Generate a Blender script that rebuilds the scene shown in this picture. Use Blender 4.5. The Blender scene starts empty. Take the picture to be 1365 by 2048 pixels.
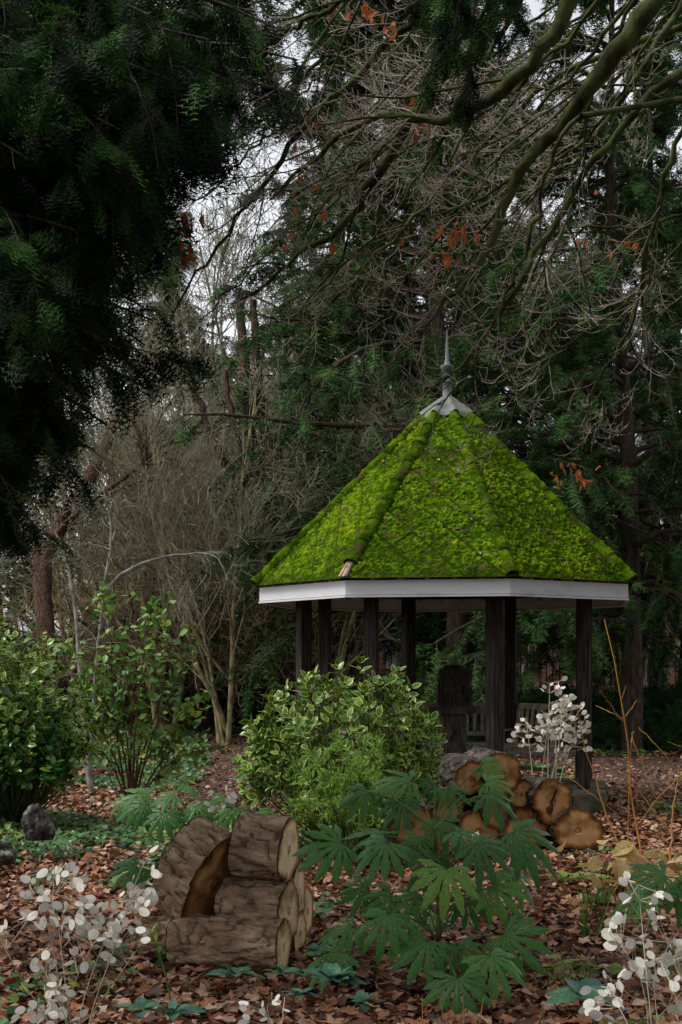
import bpy, math, random
import numpy as np
from mathutils import Matrix, Vector
rng = np.random.default_rng(7)
random.seed(7)
R_ = math.radians
SC = bpy.context.scene
COL = SC.collection

# ------------------------------------------------------------ camera, sky, sun, exposure
F, HZ, CX, CZ = 2750.0, 1328.0, 682.5, 1.8       # focal length in photo pixels, horizon row, centre column, eye height
cam = bpy.data.cameras.new('camera'); co = bpy.data.objects.new('camera', cam); COL.objects.link(co)
cam.sensor_fit = 'VERTICAL'; cam.sensor_height = 36; cam.lens = F / 2048 * 36
cam.shift_y = (HZ - 1024) / 2048; cam.clip_end = 3000; cam.clip_start = .1
co.location = (0, 0, CZ); co.rotation_euler = (R_(90), 0, 0); SC.camera = co

SUN_EL, SUN_AZ = 55, 260          # compass-like: azimuth measured from +Y clockwise, light comes from behind left
w = bpy.data.worlds.new('World'); SC.world = w; w.use_nodes = True
nt = w.node_tree; nt.nodes.clear()
sky = nt.nodes.new('ShaderNodeTexSky'); sky.sky_type = 'NISHITA'; sky.sun_disc = False
sky.sun_elevation = R_(SUN_EL); sky.sun_rotation = R_(SUN_AZ); sky.dust_density = 1.5; sky.air_density = 1.0
hs = nt.nodes.new('ShaderNodeHueSaturation'); hs.inputs['Saturation'].default_value = .16   # overcast: grey, a trace of blue
bg = nt.nodes.new('ShaderNodeBackground'); bg.inputs['Strength'].default_value = .15
wo = nt.nodes.new('ShaderNodeOutputWorld')
nt.links.new(sky.outputs[0], hs.inputs['Color']); nt.links.new(hs.outputs[0], bg.inputs[0]); nt.links.new(bg.outputs[0], wo.inputs[0])
sl = bpy.data.lights.new('sun', 'SUN'); sl.energy = 1.5; sl.angle = R_(18); sl.color = (1, .97, .92)
so = bpy.data.objects.new('sun', sl); COL.objects.link(so)
so.rotation_euler = (R_(90 - SUN_EL), 0, R_(180 - SUN_AZ)); so.location = (-10, -10, 30)
SC.view_settings.view_transform = 'Standard'; SC.view_settings.look = 'None'
SC.view_settings.gamma = 1; SC.view_settings.exposure = .75; SC.view_settings.use_curve_mapping = False

# ------------------------------------------------------------ helpers
def P(px, py, Y):                 # where a point seen in the photograph stands if it is Y metres away
    return np.array([(px - CX) * Y / F, Y, CZ - (py - HZ) * Y / F])

def hash3(i, j, k):
    n = (i * 374761393 + j * 668265263 + k * 1274126177) & 0x7fffffff
    n = ((n ^ (n >> 13)) * 1274126177) & 0x7fffffff
    return ((n ^ (n >> 16)) & 0xffff) / 65535.0
def vnoise(p):
    p = np.asarray(p, float); i = np.floor(p).astype(np.int64); f = p - i; f = f * f * (3 - 2 * f)
    r = 0
    for a in (0, 1):
        for b in (0, 1):
            for c in (0, 1):
                wgt = (f[..., 0] if a else 1 - f[..., 0]) * (f[..., 1] if b else 1 - f[..., 1]) * (f[..., 2] if c else 1 - f[..., 2])
                r = r + wgt * hash3(i[..., 0] + a, i[..., 1] + b, i[..., 2] + c)
    return r
def fbm(p, o=4):
    p = np.asarray(p, float); r = 0; a = .5; t = 0
    for k in range(o):
        r = r + a * vnoise(p * 2 ** k + 17.3 * k); t += a; a *= .5
    return r / t
def unit(v):
    v = np.asarray(v, float); return v / np.maximum(np.linalg.norm(v, axis=-1, keepdims=True), 1e-9)

class MB:                          # collects vertices and faces of one mesh
    def __init__(s): s.v = []; s.f = []; s.m = []; s.a = []; s.n = 0; s.sm = []
    def add(s, V, Fc, mi=0, a=0.0, smooth=False):
        V = np.asarray(V, np.float32).reshape(-1, 3)
        Fc = [np.asarray(q, np.int64) for q in ([Fc] if isinstance(Fc, np.ndarray) else ([np.asarray(Fc)] if len({len(x) for x in Fc}) == 1 else
             [np.asarray([x for x in Fc if len(x) == k]) for k in sorted({len(x) for x in Fc})]))]
        for q in Fc:
            s.f.append(q + s.n); s.m.append(np.full(len(q), mi) if np.isscalar(mi) else mi); s.sm.append(np.full(len(q), smooth))
        s.v.append(V); s.a.append(np.full(len(V), a) if np.isscalar(a) else np.asarray(a, float)); s.n += len(V)
        return s
    def box(s, c, size, rz=0, mi=0, a=0.0, ax=None):   # ax: 3x3 matrix of axes (rows)
        hx, hy, hz = [q / 2 for q in size]
        V = np.array([[x, y, z] for x in (-hx, hx) for y in (-hy, hy) for z in (-hz, hz)])
        if ax is not None: V = V @ np.asarray(ax)
        elif rz:
            cc, ss = math.cos(rz), math.sin(rz); V = V @ np.array([[cc, ss, 0], [-ss, cc, 0], [0, 0, 1]])
        return s.add(V + np.asarray(c), np.array([[0, 1, 3, 2], [4, 6, 7, 5], [0, 4, 5, 1], [2, 3, 7, 6], [0, 2, 6, 4], [1, 5, 7, 3]]), mi, a)
    def mesh(s, name, mats, off=(0, 0, 0)):
        me = bpy.data.meshes.new(name)
        V = np.concatenate(s.v) - np.asarray(off, np.float32)
        me.vertices.add(len(V)); me.vertices.foreach_set('co', V.astype(np.float32).ravel())
        tot = np.concatenate([np.full(len(q), q.shape[1]) for q in s.f]).astype(np.int32)
        idx = np.concatenate([q.ravel() for q in s.f]).astype(np.int32)
        me.loops.add(len(idx)); me.loops.foreach_set('vertex_index', idx)
        me.polygons.add(len(tot)); me.polygons.foreach_set('loop_start', np.concatenate([[0], np.cumsum(tot)[:-1]]).astype(np.int32))
        me.polygons.foreach_set('loop_total', tot)
        me.polygons.foreach_set('material_index', np.concatenate(s.m).astype(np.int32))
        me.polygons.foreach_set('use_smooth', np.concatenate(s.sm).astype(bool))
        at = me.attributes.new('v', 'FLOAT', 'POINT'); at.data.foreach_set('value', np.concatenate(s.a).astype(np.float32))
        for m in (mats if isinstance(mats, (list, tuple)) else [mats]): me.materials.append(m)
        me.update(calc_edges=True); me.validate()
        return me
    def build(s, name, mats, parent=None, off=None, **kw):
        if off is None: off = tuple(parent.location) if parent and parent.parent is None else (0, 0, 0)
        return link(name, s.mesh(name, mats, off), parent, **kw)

def link(name, me, parent=None, loc=None, mat=None, label=None, cat=None, group=None, kind=None):
    o = bpy.data.objects.new(name, me); COL.objects.link(o)
    if parent: o.parent = parent
    if loc is not None: o.location = loc
    if mat is not None: o.matrix_basis = mat
    return tag(o, label, cat, group, kind)
def tag(o, label=None, cat=None, group=None, kind=None):
    for k, v in (('label', label), ('category', cat), ('group', group), ('kind', kind)):
        if v: o[k] = v
    return o
def thing(name, label, cat, loc=(0, 0, 0), group=None, rz=0):
    o = link(name, None, None, loc, None, label, cat, group); o.rotation_euler[2] = rz
    o.empty_display_size = .2; return o
def copy_tree(o, parent=None):
    c = o.copy(); COL.objects.link(c); c.parent = parent
    for ch in list(o.children): copy_tree(ch, c)
    return c

def tubes(mb, pts, rad, sides=4, mi=0, a=None, cap=False):      # pts (N,K,3), rad (N,K)
    pts = np.asarray(pts, float); rad = np.asarray(rad, float)
    if pts.ndim == 2: pts = pts[None]; rad = rad[None]
    N, K, _ = pts.shape
    if N == 0: return
    t = np.empty_like(pts); t[:, 1:-1] = pts[:, 2:] - pts[:, :-2]; t[:, 0] = pts[:, 1] - pts[:, 0]; t[:, -1] = pts[:, -1] - pts[:, -2]
    t = unit(t)
    d = unit(pts[:, -1] - pts[:, 0]); ref = np.where(np.abs(d[:, 2:3]) > .8, np.array([[1., 0, 0]]), np.array([[0, 0, 1.]]))
    x = unit(np.cross(t, ref[:, None, :])); y = np.cross(t, x)
    an = np.arange(sides) * 2 * np.pi / sides
    V = pts[:, :, None] + rad[:, :, None, None] * (np.cos(an)[None, None, :, None] * x[:, :, None] + np.sin(an)[None, None, :, None] * y[:, :, None])
    base = (np.arange(N) * K * sides)[:, None, None]; k = (np.arange(K - 1) * sides)[None, :, None]; s = np.arange(sides)[None, None, :]; s2 = (s + 1) % sides
    q = np.stack([base + k + s, base + k + s2, base + k + sides + s2, base + k + sides + s], -1).reshape(-1, 4)
    av = rng.random(N) if a is None else np.broadcast_to(a, (N,))
    mb.add(V.reshape(-1, 3), q, mi, np.repeat(av, K * sides), smooth=sides > 3)
    if cap and sides > 3:
        for e in (0, K - 1):
            mb.f.append((np.arange(N)[:, None] * K * sides + e * sides + np.arange(sides)[None] + mb.n - N * K * sides)); mb.m.append(np.full(N, mi)); mb.sm.append(np.full(N, False))

def grow(st, di, ln, rd, K=5, wob=.25, trop=(0, 0, 0), tip=.35, curve=None):
    N = len(st); st = np.asarray(st, float); di = unit(di); pts = np.empty((N, K, 3)); pts[:, 0] = st
    bend = rng.normal(0, wob, (N, 3))
    for k in range(1, K):
        di = unit(di + rng.normal(0, wob, (N, 3)) + bend * .3 + np.asarray(trop) / K * 2)
        pts[:, k] = pts[:, k - 1] + di * (np.asarray(ln) / (K - 1))[:, None]
    rr = np.asarray(rd)[:, None] * np.linspace(1, tip, K)[None]
    return pts, rr
def spawn(pts, rr, n, t0=.2, t1=1, ang=.8, lr=.5, rrat=.6, ln=None, flat=0., bias=(0, 0, 0)):
    N, K, _ = pts.shape; n = int(n)
    t = rng.uniform(t0, t1, (N, n)); u = t * (K - 1); i = np.minimum(u.astype(int), K - 2); f = (u - i)[..., None]
    I = np.arange(N)[:, None]
    p = pts[I, i] * (1 - f) + pts[I, i + 1] * f; d = unit(pts[I, i + 1] - pts[I, i])
    rnd = rng.normal(0, 1, (N, n, 3)); rnd[..., 2] *= (1 - flat); rnd += np.asarray(bias)
    side = unit(rnd - d * (rnd * d).sum(-1, keepdims=True))
    a = rng.normal(ang, .18, (N, n, 1)); nd = d * np.cos(a) + side * np.sin(a)
    L = np.linalg.norm(np.diff(pts, axis=1), axis=2).sum(1) if ln is None else np.full(N, ln)
    l = L[:, None] * lr * (1.25 - .75 * t) * rng.uniform(.6, 1.3, (N, n))
    r = (rr[I, i] * (1 - f[..., 0]) + rr[I, i + 1] * f[..., 0]) * rrat
    return p.reshape(-1, 3), nd.reshape(-1, 3), l.ravel(), r.ravel()
def smooth_path(p, K):
    p = np.asarray(p, float); n = len(p); L = np.r_[0, np.cumsum(np.linalg.norm(np.diff(p, axis=0), axis=1))]
    s = np.linspace(0, L[-1], K); q = np.stack([np.interp(s, L, p[:, c]) for c in range(3)], 1)
    for _ in range(2): q[1:-1] = (q[:-2] + 2 * q[1:-1] + q[2:]) / 4
    return q
def frames(x, up=(0, 0, 1), roll=None):       # (N,3,3) columns x,y,z : x axis given, z close to up
    x = unit(x); up = np.broadcast_to(np.asarray(up, float), x.shape)
    y = np.cross(up, x); bad = np.linalg.norm(y, axis=1) < 1e-3; y[bad] = [0, 1, 0]; y = unit(y); z = np.cross(x, y)
    if roll is not None:
        c, s = np.cos(roll)[:, None], np.sin(roll)[:, None]; y, z = c * y + s * z, -s * y + c * z
    return np.stack([x, y, z], 2)
def scatter(mb, T, pos, R, sc, mi=0, a=None):
    V, Fs = T[0], T[1]; tm = T[2] if len(T) > 2 else None
    N = len(pos); n = len(V)
    if N == 0: return
    sc = np.broadcast_to(sc, (N,))
    W = np.einsum('nij,vj->nvi', R, V) * sc[:, None, None] + np.asarray(pos)[:, None]
    Fc = (Fs[None] + (np.arange(N) * n)[:, None, None]).reshape(-1, Fs.shape[1])
    av = rng.random(N) if a is None else a
    mb.add(W.reshape(-1, 3), Fc, mi if tm is None else np.tile(tm, N), np.repeat(av, n))
def M4(p, R, s):
    m = Matrix.Identity(4)
    for i in range(3):
        for j in range(3): m[i][j] = float(R[i][j] * s)
        m[i][3] = float(p[i])
    return m
def rand_rot(N, tilt=3.2):
    x = rng.normal(0, 1, (N, 3)); x[:, 2] *= tilt if tilt < 1 else 1
    return frames(x, roll=rng.uniform(-math.pi, math.pi, N) * min(1, tilt))

# ------------------------------------------------------------ materials
def ramp(nt, cols):
    r = nt.nodes.new('ShaderNodeValToRGB'); e = r.color_ramp.elements
    while len(e) < len(cols): e.new(.5)
    for i, (p, c) in enumerate(cols): e[i].position = p; e[i].color = (*c, 1)
    return r
def newmat(name, rough=.8, spec=.3):
    m = bpy.data.materials.new(name); m.use_nodes = True; nt = m.node_tree
    b = nt.nodes['Principled BSDF']; b.inputs['Roughness'].default_value = rough; b.inputs['Specular IOR Level'].default_value = spec * .55
    return m, nt, b
def mul(nt, a, b, fac=1, mode='MULTIPLY'):
    n = nt.nodes.new('ShaderNodeMix'); n.data_type = 'RGBA'; n.blend_type = mode
    if isinstance(fac, (int, float)): n.inputs[0].default_value = fac
    else: nt.links.new(fac, n.inputs[0])
    for s, v in ((6, a), (7, b)):
        if isinstance(v, tuple): n.inputs[s].default_value = (*v, 1)
        else: nt.links.new(v, n.inputs[s])
    return n.outputs[2]
def noise(nt, scale, detail=4, stretch=None, rough=.55, space='Object', dist=0):
    tc = nt.nodes.new('ShaderNodeTexCoord'); n = nt.nodes.new('ShaderNodeTexNoise'); src = tc.outputs[space]
    if stretch:
        mp = nt.nodes.new('ShaderNodeMapping'); mp.inputs['Scale'].default_value = stretch; nt.links.new(src, mp.inputs[0]); src = mp.outputs[0]
    nt.links.new(src, n.inputs['Vector']); n.inputs['Scale'].default_value = scale; n.inputs['Detail'].default_value = detail
    n.inputs['Roughness'].default_value = rough; n.inputs['Distortion'].default_value = dist
    return n.outputs[0]
def bump(nt, b, h, strength=.4, dist=.01):
    n = nt.nodes.new('ShaderNodeBump'); n.inputs['Strength'].default_value = strength; n.inputs['Distance'].default_value = dist
    nt.links.new(h, n.inputs['Height']); nt.links.new(n.outputs[0], b.inputs['Normal'])
def leafmat(name, cols, rough=.5, spec=.35, transl=.2, nscale=9):
    m, nt, b = newmat(name, rough, spec)
    at = nt.nodes.new('ShaderNodeAttribute'); at.attribute_name = 'v'
    oi = nt.nodes.new('ShaderNodeObjectInfo'); ad = nt.nodes.new('ShaderNodeMath'); nt.links.new(at.outputs['Fac'], ad.inputs[0]); nt.links.new(oi.outputs['Random'], ad.inputs[1])
    fr = nt.nodes.new('ShaderNodeMath'); fr.operation = 'FRACT'; nt.links.new(ad.outputs[0], fr.inputs[0])
    r = ramp(nt, cols); nt.links.new(fr.outputs[0], r.inputs[0])
    nz = ramp(nt, [(.3, (.6, .6, .6)), (.7, (1.25, 1.25, 1.25))]); nt.links.new(noise(nt, nscale, 3), nz.inputs[0])
    c = mul(nt, r.outputs[0], nz.outputs[0]); nt.links.new(c, b.inputs['Base Color'])
    if transl > 0:
        tr = nt.nodes.new('ShaderNodeBsdfTranslucent'); nt.links.new(c, tr.inputs[0]); mx = nt.nodes.new('ShaderNodeMixShader'); mx.inputs[0].default_value = transl
        nt.links.new(b.outputs[0], mx.inputs[1]); nt.links.new(tr.outputs[0], mx.inputs[2]); nt.links.new(mx.outputs[0], nt.nodes['Material Output'].inputs[0])
    return m
def solid(name, cols, nscale=6, rough=.85, spec=.25, stretch=None, bs=0., bd=.01, bscale=None, detail=5, dist=0, lo=.35, hi=.65):
    m, nt, b = newmat(name, rough, spec)
    n = noise(nt, nscale, detail, stretch, dist=dist)
    k = len(cols); r = ramp(nt, [(lo + (hi - lo) * i / max(1, k - 1), c) for i, c in enumerate(cols)]); nt.links.new(n, r.inputs[0])
    c = r.outputs[0]
    oi = nt.nodes.new('ShaderNodeObjectInfo'); rr = ramp(nt, [(0, (.82, .82, .82)), (1, (1.15, 1.13, 1.1))]); nt.links.new(oi.outputs['Random'], rr.inputs[0])
    nt.links.new(mul(nt, c, rr.outputs[0]), b.inputs['Base Color'])
    if bs: bump(nt, b, noise(nt, bscale or nscale * 4, 6, stretch), bs, bd)
    return m

G = {}
G['yew_dark'] = leafmat('yew_needles', [(0, (.003, .008, .002)), (.45, (.007, .02, .004)), (.8, (.025, .075, .014)), (1, (.07, .17, .03))], .6, .2, .2, 1.2)
G['conifer'] = leafmat('conifer_sprays', [(0, (.014, .038, .012)), (.45, (.036, .09, .026)), (.85, (.085, .165, .045)), (1, (.08, .15, .035))], .65, .12, .2, .5)
G['conifer_light'] = leafmat('conifer_sprays_fresh', [(0, (.03, .075, .02)), (.5, (.05, .12, .03)), (1, (.11, .18, .045))], .55, .3, .2, .5)
G['conifer_blue'] = leafmat('conifer_sprays_bluish', [(0, (.013, .036, .016)), (.6, (.036, .085, .034)), (1, (.085, .15, .06))], .65, .12, .15, .5)
G['bark_red'] = solid('reddish_bark', [(.03, .02, .014), (.08, .044, .031), (.14, .09, .066)], 5, stretch=(6, 6, 1), bs=.8, bd=.04)
G['bark_dark'] = solid('dark_bark', [(.025, .02, .015), (.06, .045, .033), (.1, .08, .055)], 4, stretch=(5, 5, 1), bs=.8, bd=.03)
G['bark_moss'] = solid('mossy_bark', [(.02, .018, .012), (.045, .048, .016), (.085, .11, .025), (.1, .095, .065)], 7, bs=.6, bd=.012, bscale=40)
G['twig_pale'] = solid('pale_twig', [(.2, .16, .14), (.42, .36, .32), (.27, .21, .18)], 9)
G['twig_olive'] = solid('olive_twig', [(.15, .115, .06), (.3, .25, .13), (.42, .36, .22)], 5)
G['twig_straw'] = solid('straw_twig', [(.13, .12, .08), (.24, .23, .15), (.34, .32, .24)], 3)
G['bark_grey'] = solid('grey_lichen_bark', [(.09, .085, .07), (.19, .185, .165), (.3, .29, .26)], 8, bs=.4, bd=.006)
G['bud'] = solid('bud_scale', [(.2, .13, .1), (.33, .25, .2)], 30)
G['stem_red'] = solid('reddish_stem', [(.09, .045, .025), (.16, .08, .045)], 9)
G['stem_green'] = solid('green_stem', [(.06, .1, .025), (.1, .15, .04)], 12)
G['stem_orange'] = solid('orange_stem', [(.33, .13, .03), (.42, .2, .05), (.34, .26, .07)], 2.5, rough=.5)
G['stem_straw'] = solid('dry_straw_stem', [(.42, .36, .25), (.56, .5, .38)], 14)
G['disc'] = leafmat('papery_seed_pod', [(0, (.6, .57, .49)), (.5, (.76, .73, .66)), (1, (.85, .83, .77))], .45, .3, .3, 45)
G['autumn'] = leafmat('clinging_dead_leaf', [(0, (.3, .08, .025)), (1, (.48, .16, .05))], .6, .3, .3)
G['litter'] = leafmat('dead_leaf', [(0, (.055, .024, .014)), (.2, (.12, .045, .022)), (.45, (.24, .09, .038)), (.65, (.34, .145, .07)), (.82, (.42, .22, .125)), (.93, (.55, .37, .26)), (1, (.1, .05, .03))], .45, .4, .1, 16)
G['chip'] = leafmat('wood_chip', [(0, (.06, .03, .02)), (.5, (.15, .085, .06)), (1, (.32, .21, .16))], .7, .3, .0, 30)
G['soil'] = solid('leaf_mould', [(.02, .012, .008), (.05, .026, .016), (.1, .05, .03)], 14, bs=1, bd=.03, detail=8)
G['path'] = solid('wood_chip_path', [(.05, .03, .022), (.11, .065, .05), (.19, .12, .095)], 26, bs=1, bd=.02, detail=8)
G['ivy'] = leafmat('ground_ivy_leaf', [(0, (.02, .06, .025)), (.5, (.045, .12, .045)), (.85, (.1, .2, .06)), (1, (.3, .32, .05))], .35, .5, .2)
G['green'] = leafmat('glossy_leaf', [(0, (.02, .07, .014)), (.5, (.045, .13, .024)), (.85, (.1, .21, .034)), (1, (.22, .3, .045))], .25, .6, .12)
G['green_margin'] = leafmat('yellow_leaf_margin', [(0, (.16, .28, .03)), (.4, (.36, .46, .07)), (1, (.56, .6, .15))], .35, .5, .15)
G['white_margin'] = leafmat('cream_leaf_margin', [(0, (.4, .45, .28)), (1, (.62, .62, .42))], .35, .5, .15)
G['shrub_leaf'] = leafmat('thin_shrub_leaf', [(0, (.06, .15, .03)), (.5, (.13, .27, .05)), (.88, (.22, .37, .08)), (1, (.45, .4, .06))], .38, .5, .3)
G['fatsia'] = leafmat('palmate_leaf', [(0, (.042, .13, .028)), (.5, (.065, .19, .038)), (.85, (.085, .22, .04)), (1, (.16, .28, .045))], .36, .45, .25, 22)
G['fatsia_vein'] = solid('palmate_leaf_vein', [(.08, .19, .06), (.13, .25, .08)], 20, rough=.5)
G['hellebore'] = leafmat('blue_green_leaf', [(0, (.02, .075, .05)), (.6, (.04, .115, .065)), (1, (.06, .16, .07))], .4, .5, .12)
G['euphorbia'] = leafmat('dark_whorled_leaf', [(0, (.02, .075, .04)), (.6, (.035, .11, .055)), (1, (.06, .16, .06))], .4, .4, .15)
G['spurge'] = leafmat('narrow_bright_leaf', [(0, (.15, .3, .045)), (.6, (.26, .44, .07)), (1, (.4, .55, .13))], .5, .3, .25)
G['fern'] = leafmat('fern_frond', [(0, (.16, .28, .05)), (1, (.33, .42, .1))], .55, .3, .3)
G['grassblade'] = leafmat('grass_blade', [(0, (.06, .17, .03)), (.7, (.13, .26, .05)), (1, (.32, .36, .12))], .45, .4, .25)
G['drygrass'] = leafmat('dry_grass', [(0, (.3, .22, .12)), (1, (.5, .4, .25))], .7, .2, .2)
G['hosta'] = leafmat('yellowing_leaf', [(0, (.42, .26, .13)), (.4, (.5, .34, .14)), (.7, (.42, .38, .08)), (1, (.55, .42, .26))], .5, .35, .3)
G['hedge'] = leafmat('hedge_leaf', [(0, (.014, .04, .016)), (.6, (.028, .075, .026)), (1, (.06, .12, .035))], .5, .3, .1, 1)
G['white'] = solid('white_paint', [(.42, .44, .42), (.58, .6, .62), (.64, .65, .68)], 2.2, stretch=(1, 1, 3), lo=.25, hi=.5, rough=.5, spec=.4, bs=.1, bd=.002, bscale=60)
G['seam'] = solid('dark_joint', [(.05, .05, .05), (.09, .09, .09)], 20)
G['soffit'] = solid('beige_boarding', [(.24, .19, .15), (.36, .3, .25)], 5, stretch=(1, 1, 1))
G['lead'] = solid('lead_sheet', [(.09, .1, .095), (.15, .165, .155), (.13, .155, .105)], 6, rough=.6, spec=.5, stretch=(1, 1, .4), bs=.15, bd=.004)
G['slate'] = solid('grey_slate', [(.1, .1, .1), (.18, .18, .18)], 12)
G['terracotta'] = solid('pale_mortar', [(.4, .18, .13), (.5, .33, .27)], 14)
G['tanwood'] = solid('weathered_wood', [(.014, .011, .009), (.03, .025, .021), (.065, .055, .048)], 5, stretch=(9, 9, .6), bs=.4, bd=.006)
G['bench'] = solid('bench_oak', [(.13, .1, .08), (.24, .2, .165), (.32, .28, .235)], 7, stretch=(2, 2, 2), bs=.3, bd=.004)
G['lectern'] = solid('lectern_oak', [(.035, .028, .022), (.075, .06, .048), (.12, .1, .082)], 5, stretch=(6, 6, .8), bs=.6, bd=.01)
G['algae'] = solid('green_algae_wood', [(.06, .07, .03), (.12, .15, .04)], 9)
G['stone'] = solid('mossy_paving_stone', [(.06, .065, .035), (.13, .12, .085), (.2, .18, .14)], 5, bs=.5, bd=.01)
G['rock'] = solid('lichen_rock', [(.015, .013, .01), (.04, .036, .03), (.09, .088, .075), (.26, .27, .25)], 9, bs=1, bd=.03, bscale=18, detail=8)
G['metal'] = solid('black_railing_paint', [(.015, .015, .016), (.03, .03, .03)], 8, rough=.5)
G['brick'] = solid('red_brick_wall', [(.3, .13, .1), (.4, .2, .15), (.46, .3, .25)], 2.5)
G['roofclay'] = solid('clay_roof', [(.2, .09, .06), (.3, .14, .1)], 3)
G['pane'] = solid('window_glass', [(.2, .22, .25), (.3, .33, .36)], .6, rough=.1, spec=.6)

def barkmat(name, cols, sc=1.0):
    m, nt, b = newmat(name, .85, .25)
    at = nt.nodes.new('ShaderNodeAttribute'); at.attribute_name = 'v'
    vr = ramp(nt, [(0, (.22, .19, .16)), (.45, (.85, .83, .8)), (1, (1.12, 1.12, 1.12))]); nt.links.new(at.outputs['Fac'], vr.inputs[0])
    cr = ramp(nt, [(.3 + .4 * i / (len(cols) - 1), c) for i, c in enumerate(cols)]); nt.links.new(noise(nt, 5, 8, (1, 2.5, 2.5)), cr.inputs[0])
    oi = nt.nodes.new('ShaderNodeObjectInfo'); rr = ramp(nt, [(0, (.8, .78, .76)), (1, (1.2, 1.2, 1.22))]); nt.links.new(oi.outputs['Random'], rr.inputs[0])
    nt.links.new(mul(nt, mul(nt, cr.outputs[0], vr.outputs[0]), rr.outputs[0]), b.inputs['Base Color'])
    h = mul(nt, noise(nt, 38, 8, (1, 2.2, 2.2)), vr.outputs[0], 1); bump(nt, b, h, 1, .02)
    return m
G['log_bark'] = barkmat('log_bark', [(.17, .105, .062), (.35, .24, .155), (.56, .43, .31)])
G['log_bark_wet'] = barkmat('wet_log_bark', [(.025, .019, .015), (.06, .048, .038), (.15, .135, .115)])
def cutmat(name, c1, c2, dark):
    m, nt, b = newmat(name, .75, .25)
    tc = nt.nodes.new('ShaderNodeTexCoord'); sx = nt.nodes.new('ShaderNodeSeparateXYZ'); nt.links.new(tc.outputs['Object'], sx.inputs[0])
    cb = nt.nodes.new('ShaderNodeCombineXYZ'); nt.links.new(sx.outputs['Y'], cb.inputs['X']); nt.links.new(sx.outputs['Z'], cb.inputs['Y'])
    wv = nt.nodes.new('ShaderNodeTexWave'); wv.wave_type = 'RINGS'; wv.rings_direction = 'Z'; wv.inputs['Scale'].default_value = 11; wv.inputs['Distortion'].default_value = 2.2; wv.inputs['Detail'].default_value = 3; wv.inputs['Detail Scale'].default_value = 1.5
    nt.links.new(cb.outputs[0], wv.inputs['Vector'])
    r = ramp(nt, [(0, tuple(.35 * a + .65 * b for a, b in zip(c1, c2))), (.8, c2)]); nt.links.new(wv.outputs[0], r.inputs[0])
    at = nt.nodes.new('ShaderNodeAttribute'); at.attribute_name = 'v'     # 0 at the pith, 1 under the bark
    rr = ramp(nt, [(0, (.75, .62, .5)), (.25, (1, 1, 1)), (.74, (1, .97, .93)), (.87, dark), (.95, (.3, .22, .16)), (1, (.14, .11, .09))]); 
    nz = noise(nt, 9, 5); ad = nt.nodes.new('ShaderNodeMath'); ad.operation = 'MULTIPLY_ADD'; nt.links.new(nz, ad.inputs[0]); ad.inputs[1].default_value = .35; nt.links.new(at.outputs['Fac'], ad.inputs[2])
    sb = nt.nodes.new('ShaderNodeMath'); sb.operation = 'SUBTRACT'; nt.links.new(ad.outputs[0], sb.inputs[0]); sb.inputs[1].default_value = .17; nt.links.new(sb.outputs[0], rr.inputs[0])
    st = ramp(nt, [(.36, (.42, .33, .25)), (.55, (1.05, 1.03, 1.0)), (.75, (1.2, 1.15, 1.05))]); oi = nt.nodes.new('ShaderNodeObjectInfo')
    n4 = nt.nodes.new('ShaderNodeTexNoise'); n4.noise_dimensions = '4D'; n4.inputs['Scale'].default_value = 6; n4.inputs['Detail'].default_value = 7; nt.links.new(tc.outputs['Object'], n4.inputs['Vector'])
    mw = nt.nodes.new('ShaderNodeMath'); mw.operation = 'MULTIPLY'; nt.links.new(oi.outputs['Random'], mw.inputs[0]); mw.inputs[1].default_value = 40; nt.links.new(mw.outputs[0], n4.inputs['W']); nt.links.new(n4.outputs[0], st.inputs[0])
    orr = ramp(nt, [(0, (.84, .8, .77)), (.5, (1, .97, .95)), (1, (1.12, 1.12, 1.15))]); nt.links.new(oi.outputs['Random'], orr.inputs[0])
    nt.links.new(mul(nt, mul(nt, mul(nt, r.outputs[0], rr.outputs[0]), st.outputs[0]), orr.outputs[0]), b.inputs['Base Color'])
    bump(nt, b, noise(nt, 55, 5, (1, 1, .2)), .5, .006); return m
G['cut_orange'] = cutmat('orange_cut_wood', (.4, .23, .1), (.54, .34, .16), (.6, .35, .2))
G['cut_pale'] = cutmat('pale_cut_wood', (.68, .52, .3), (.8, .66, .43), (.75, .55, .35))
G['cut_brown'] = cutmat('brown_cut_wood', (.4, .23, .1), (.55, .34, .16), (.5, .35, .2))

def mossmat():
    m, nt, b = newmat('roof_moss', 1, 0)
    at = nt.nodes.new('ShaderNodeAttribute'); at.attribute_name = 'v'      # moss depth at this point
    r = ramp(nt, [(.0, (.016, .014, .007)), (.12, (.026, .036, .006)), (.34, (.032, .062, .004)), (.6, (.066, .126, .005)), (.85, (.115, .195, .008)), (1, (.18, .25, .02))])
    nt.links.new(at.outputs['Fac'], r.inputs[0])
    a = ramp(nt, [(.3, (.5, .66, .5)), (.5, (1, 1, 1)), (.68, (1.22, 1.08, .8))]); nt.links.new(noise(nt, 1.6, 5), a.inputs[0])
    f = ramp(nt, [(.3, (.45, .5, .4)), (.62, (1.3, 1.25, 1.1))]); nt.links.new(noise(nt, 60, 6), f.inputs[0])
    br = ramp(nt, [(.56, (0, 0, 0)), (.68, (.75, .75, .75))]); nt.links.new(noise(nt, 7.5, 6), br.inputs[0])
    c = mul(nt, mul(nt, r.outputs[0], a.outputs[0]), f.outputs[0]); c = mul(nt, c, (.085, .055, .03), br.outputs[0], 'MIX')
    nt.links.new(c, b.inputs['Base Color']); bump(nt, b, noise(nt, 85, 6), 1, .012)
    
    return m
G['moss'] = mossmat()

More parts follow.
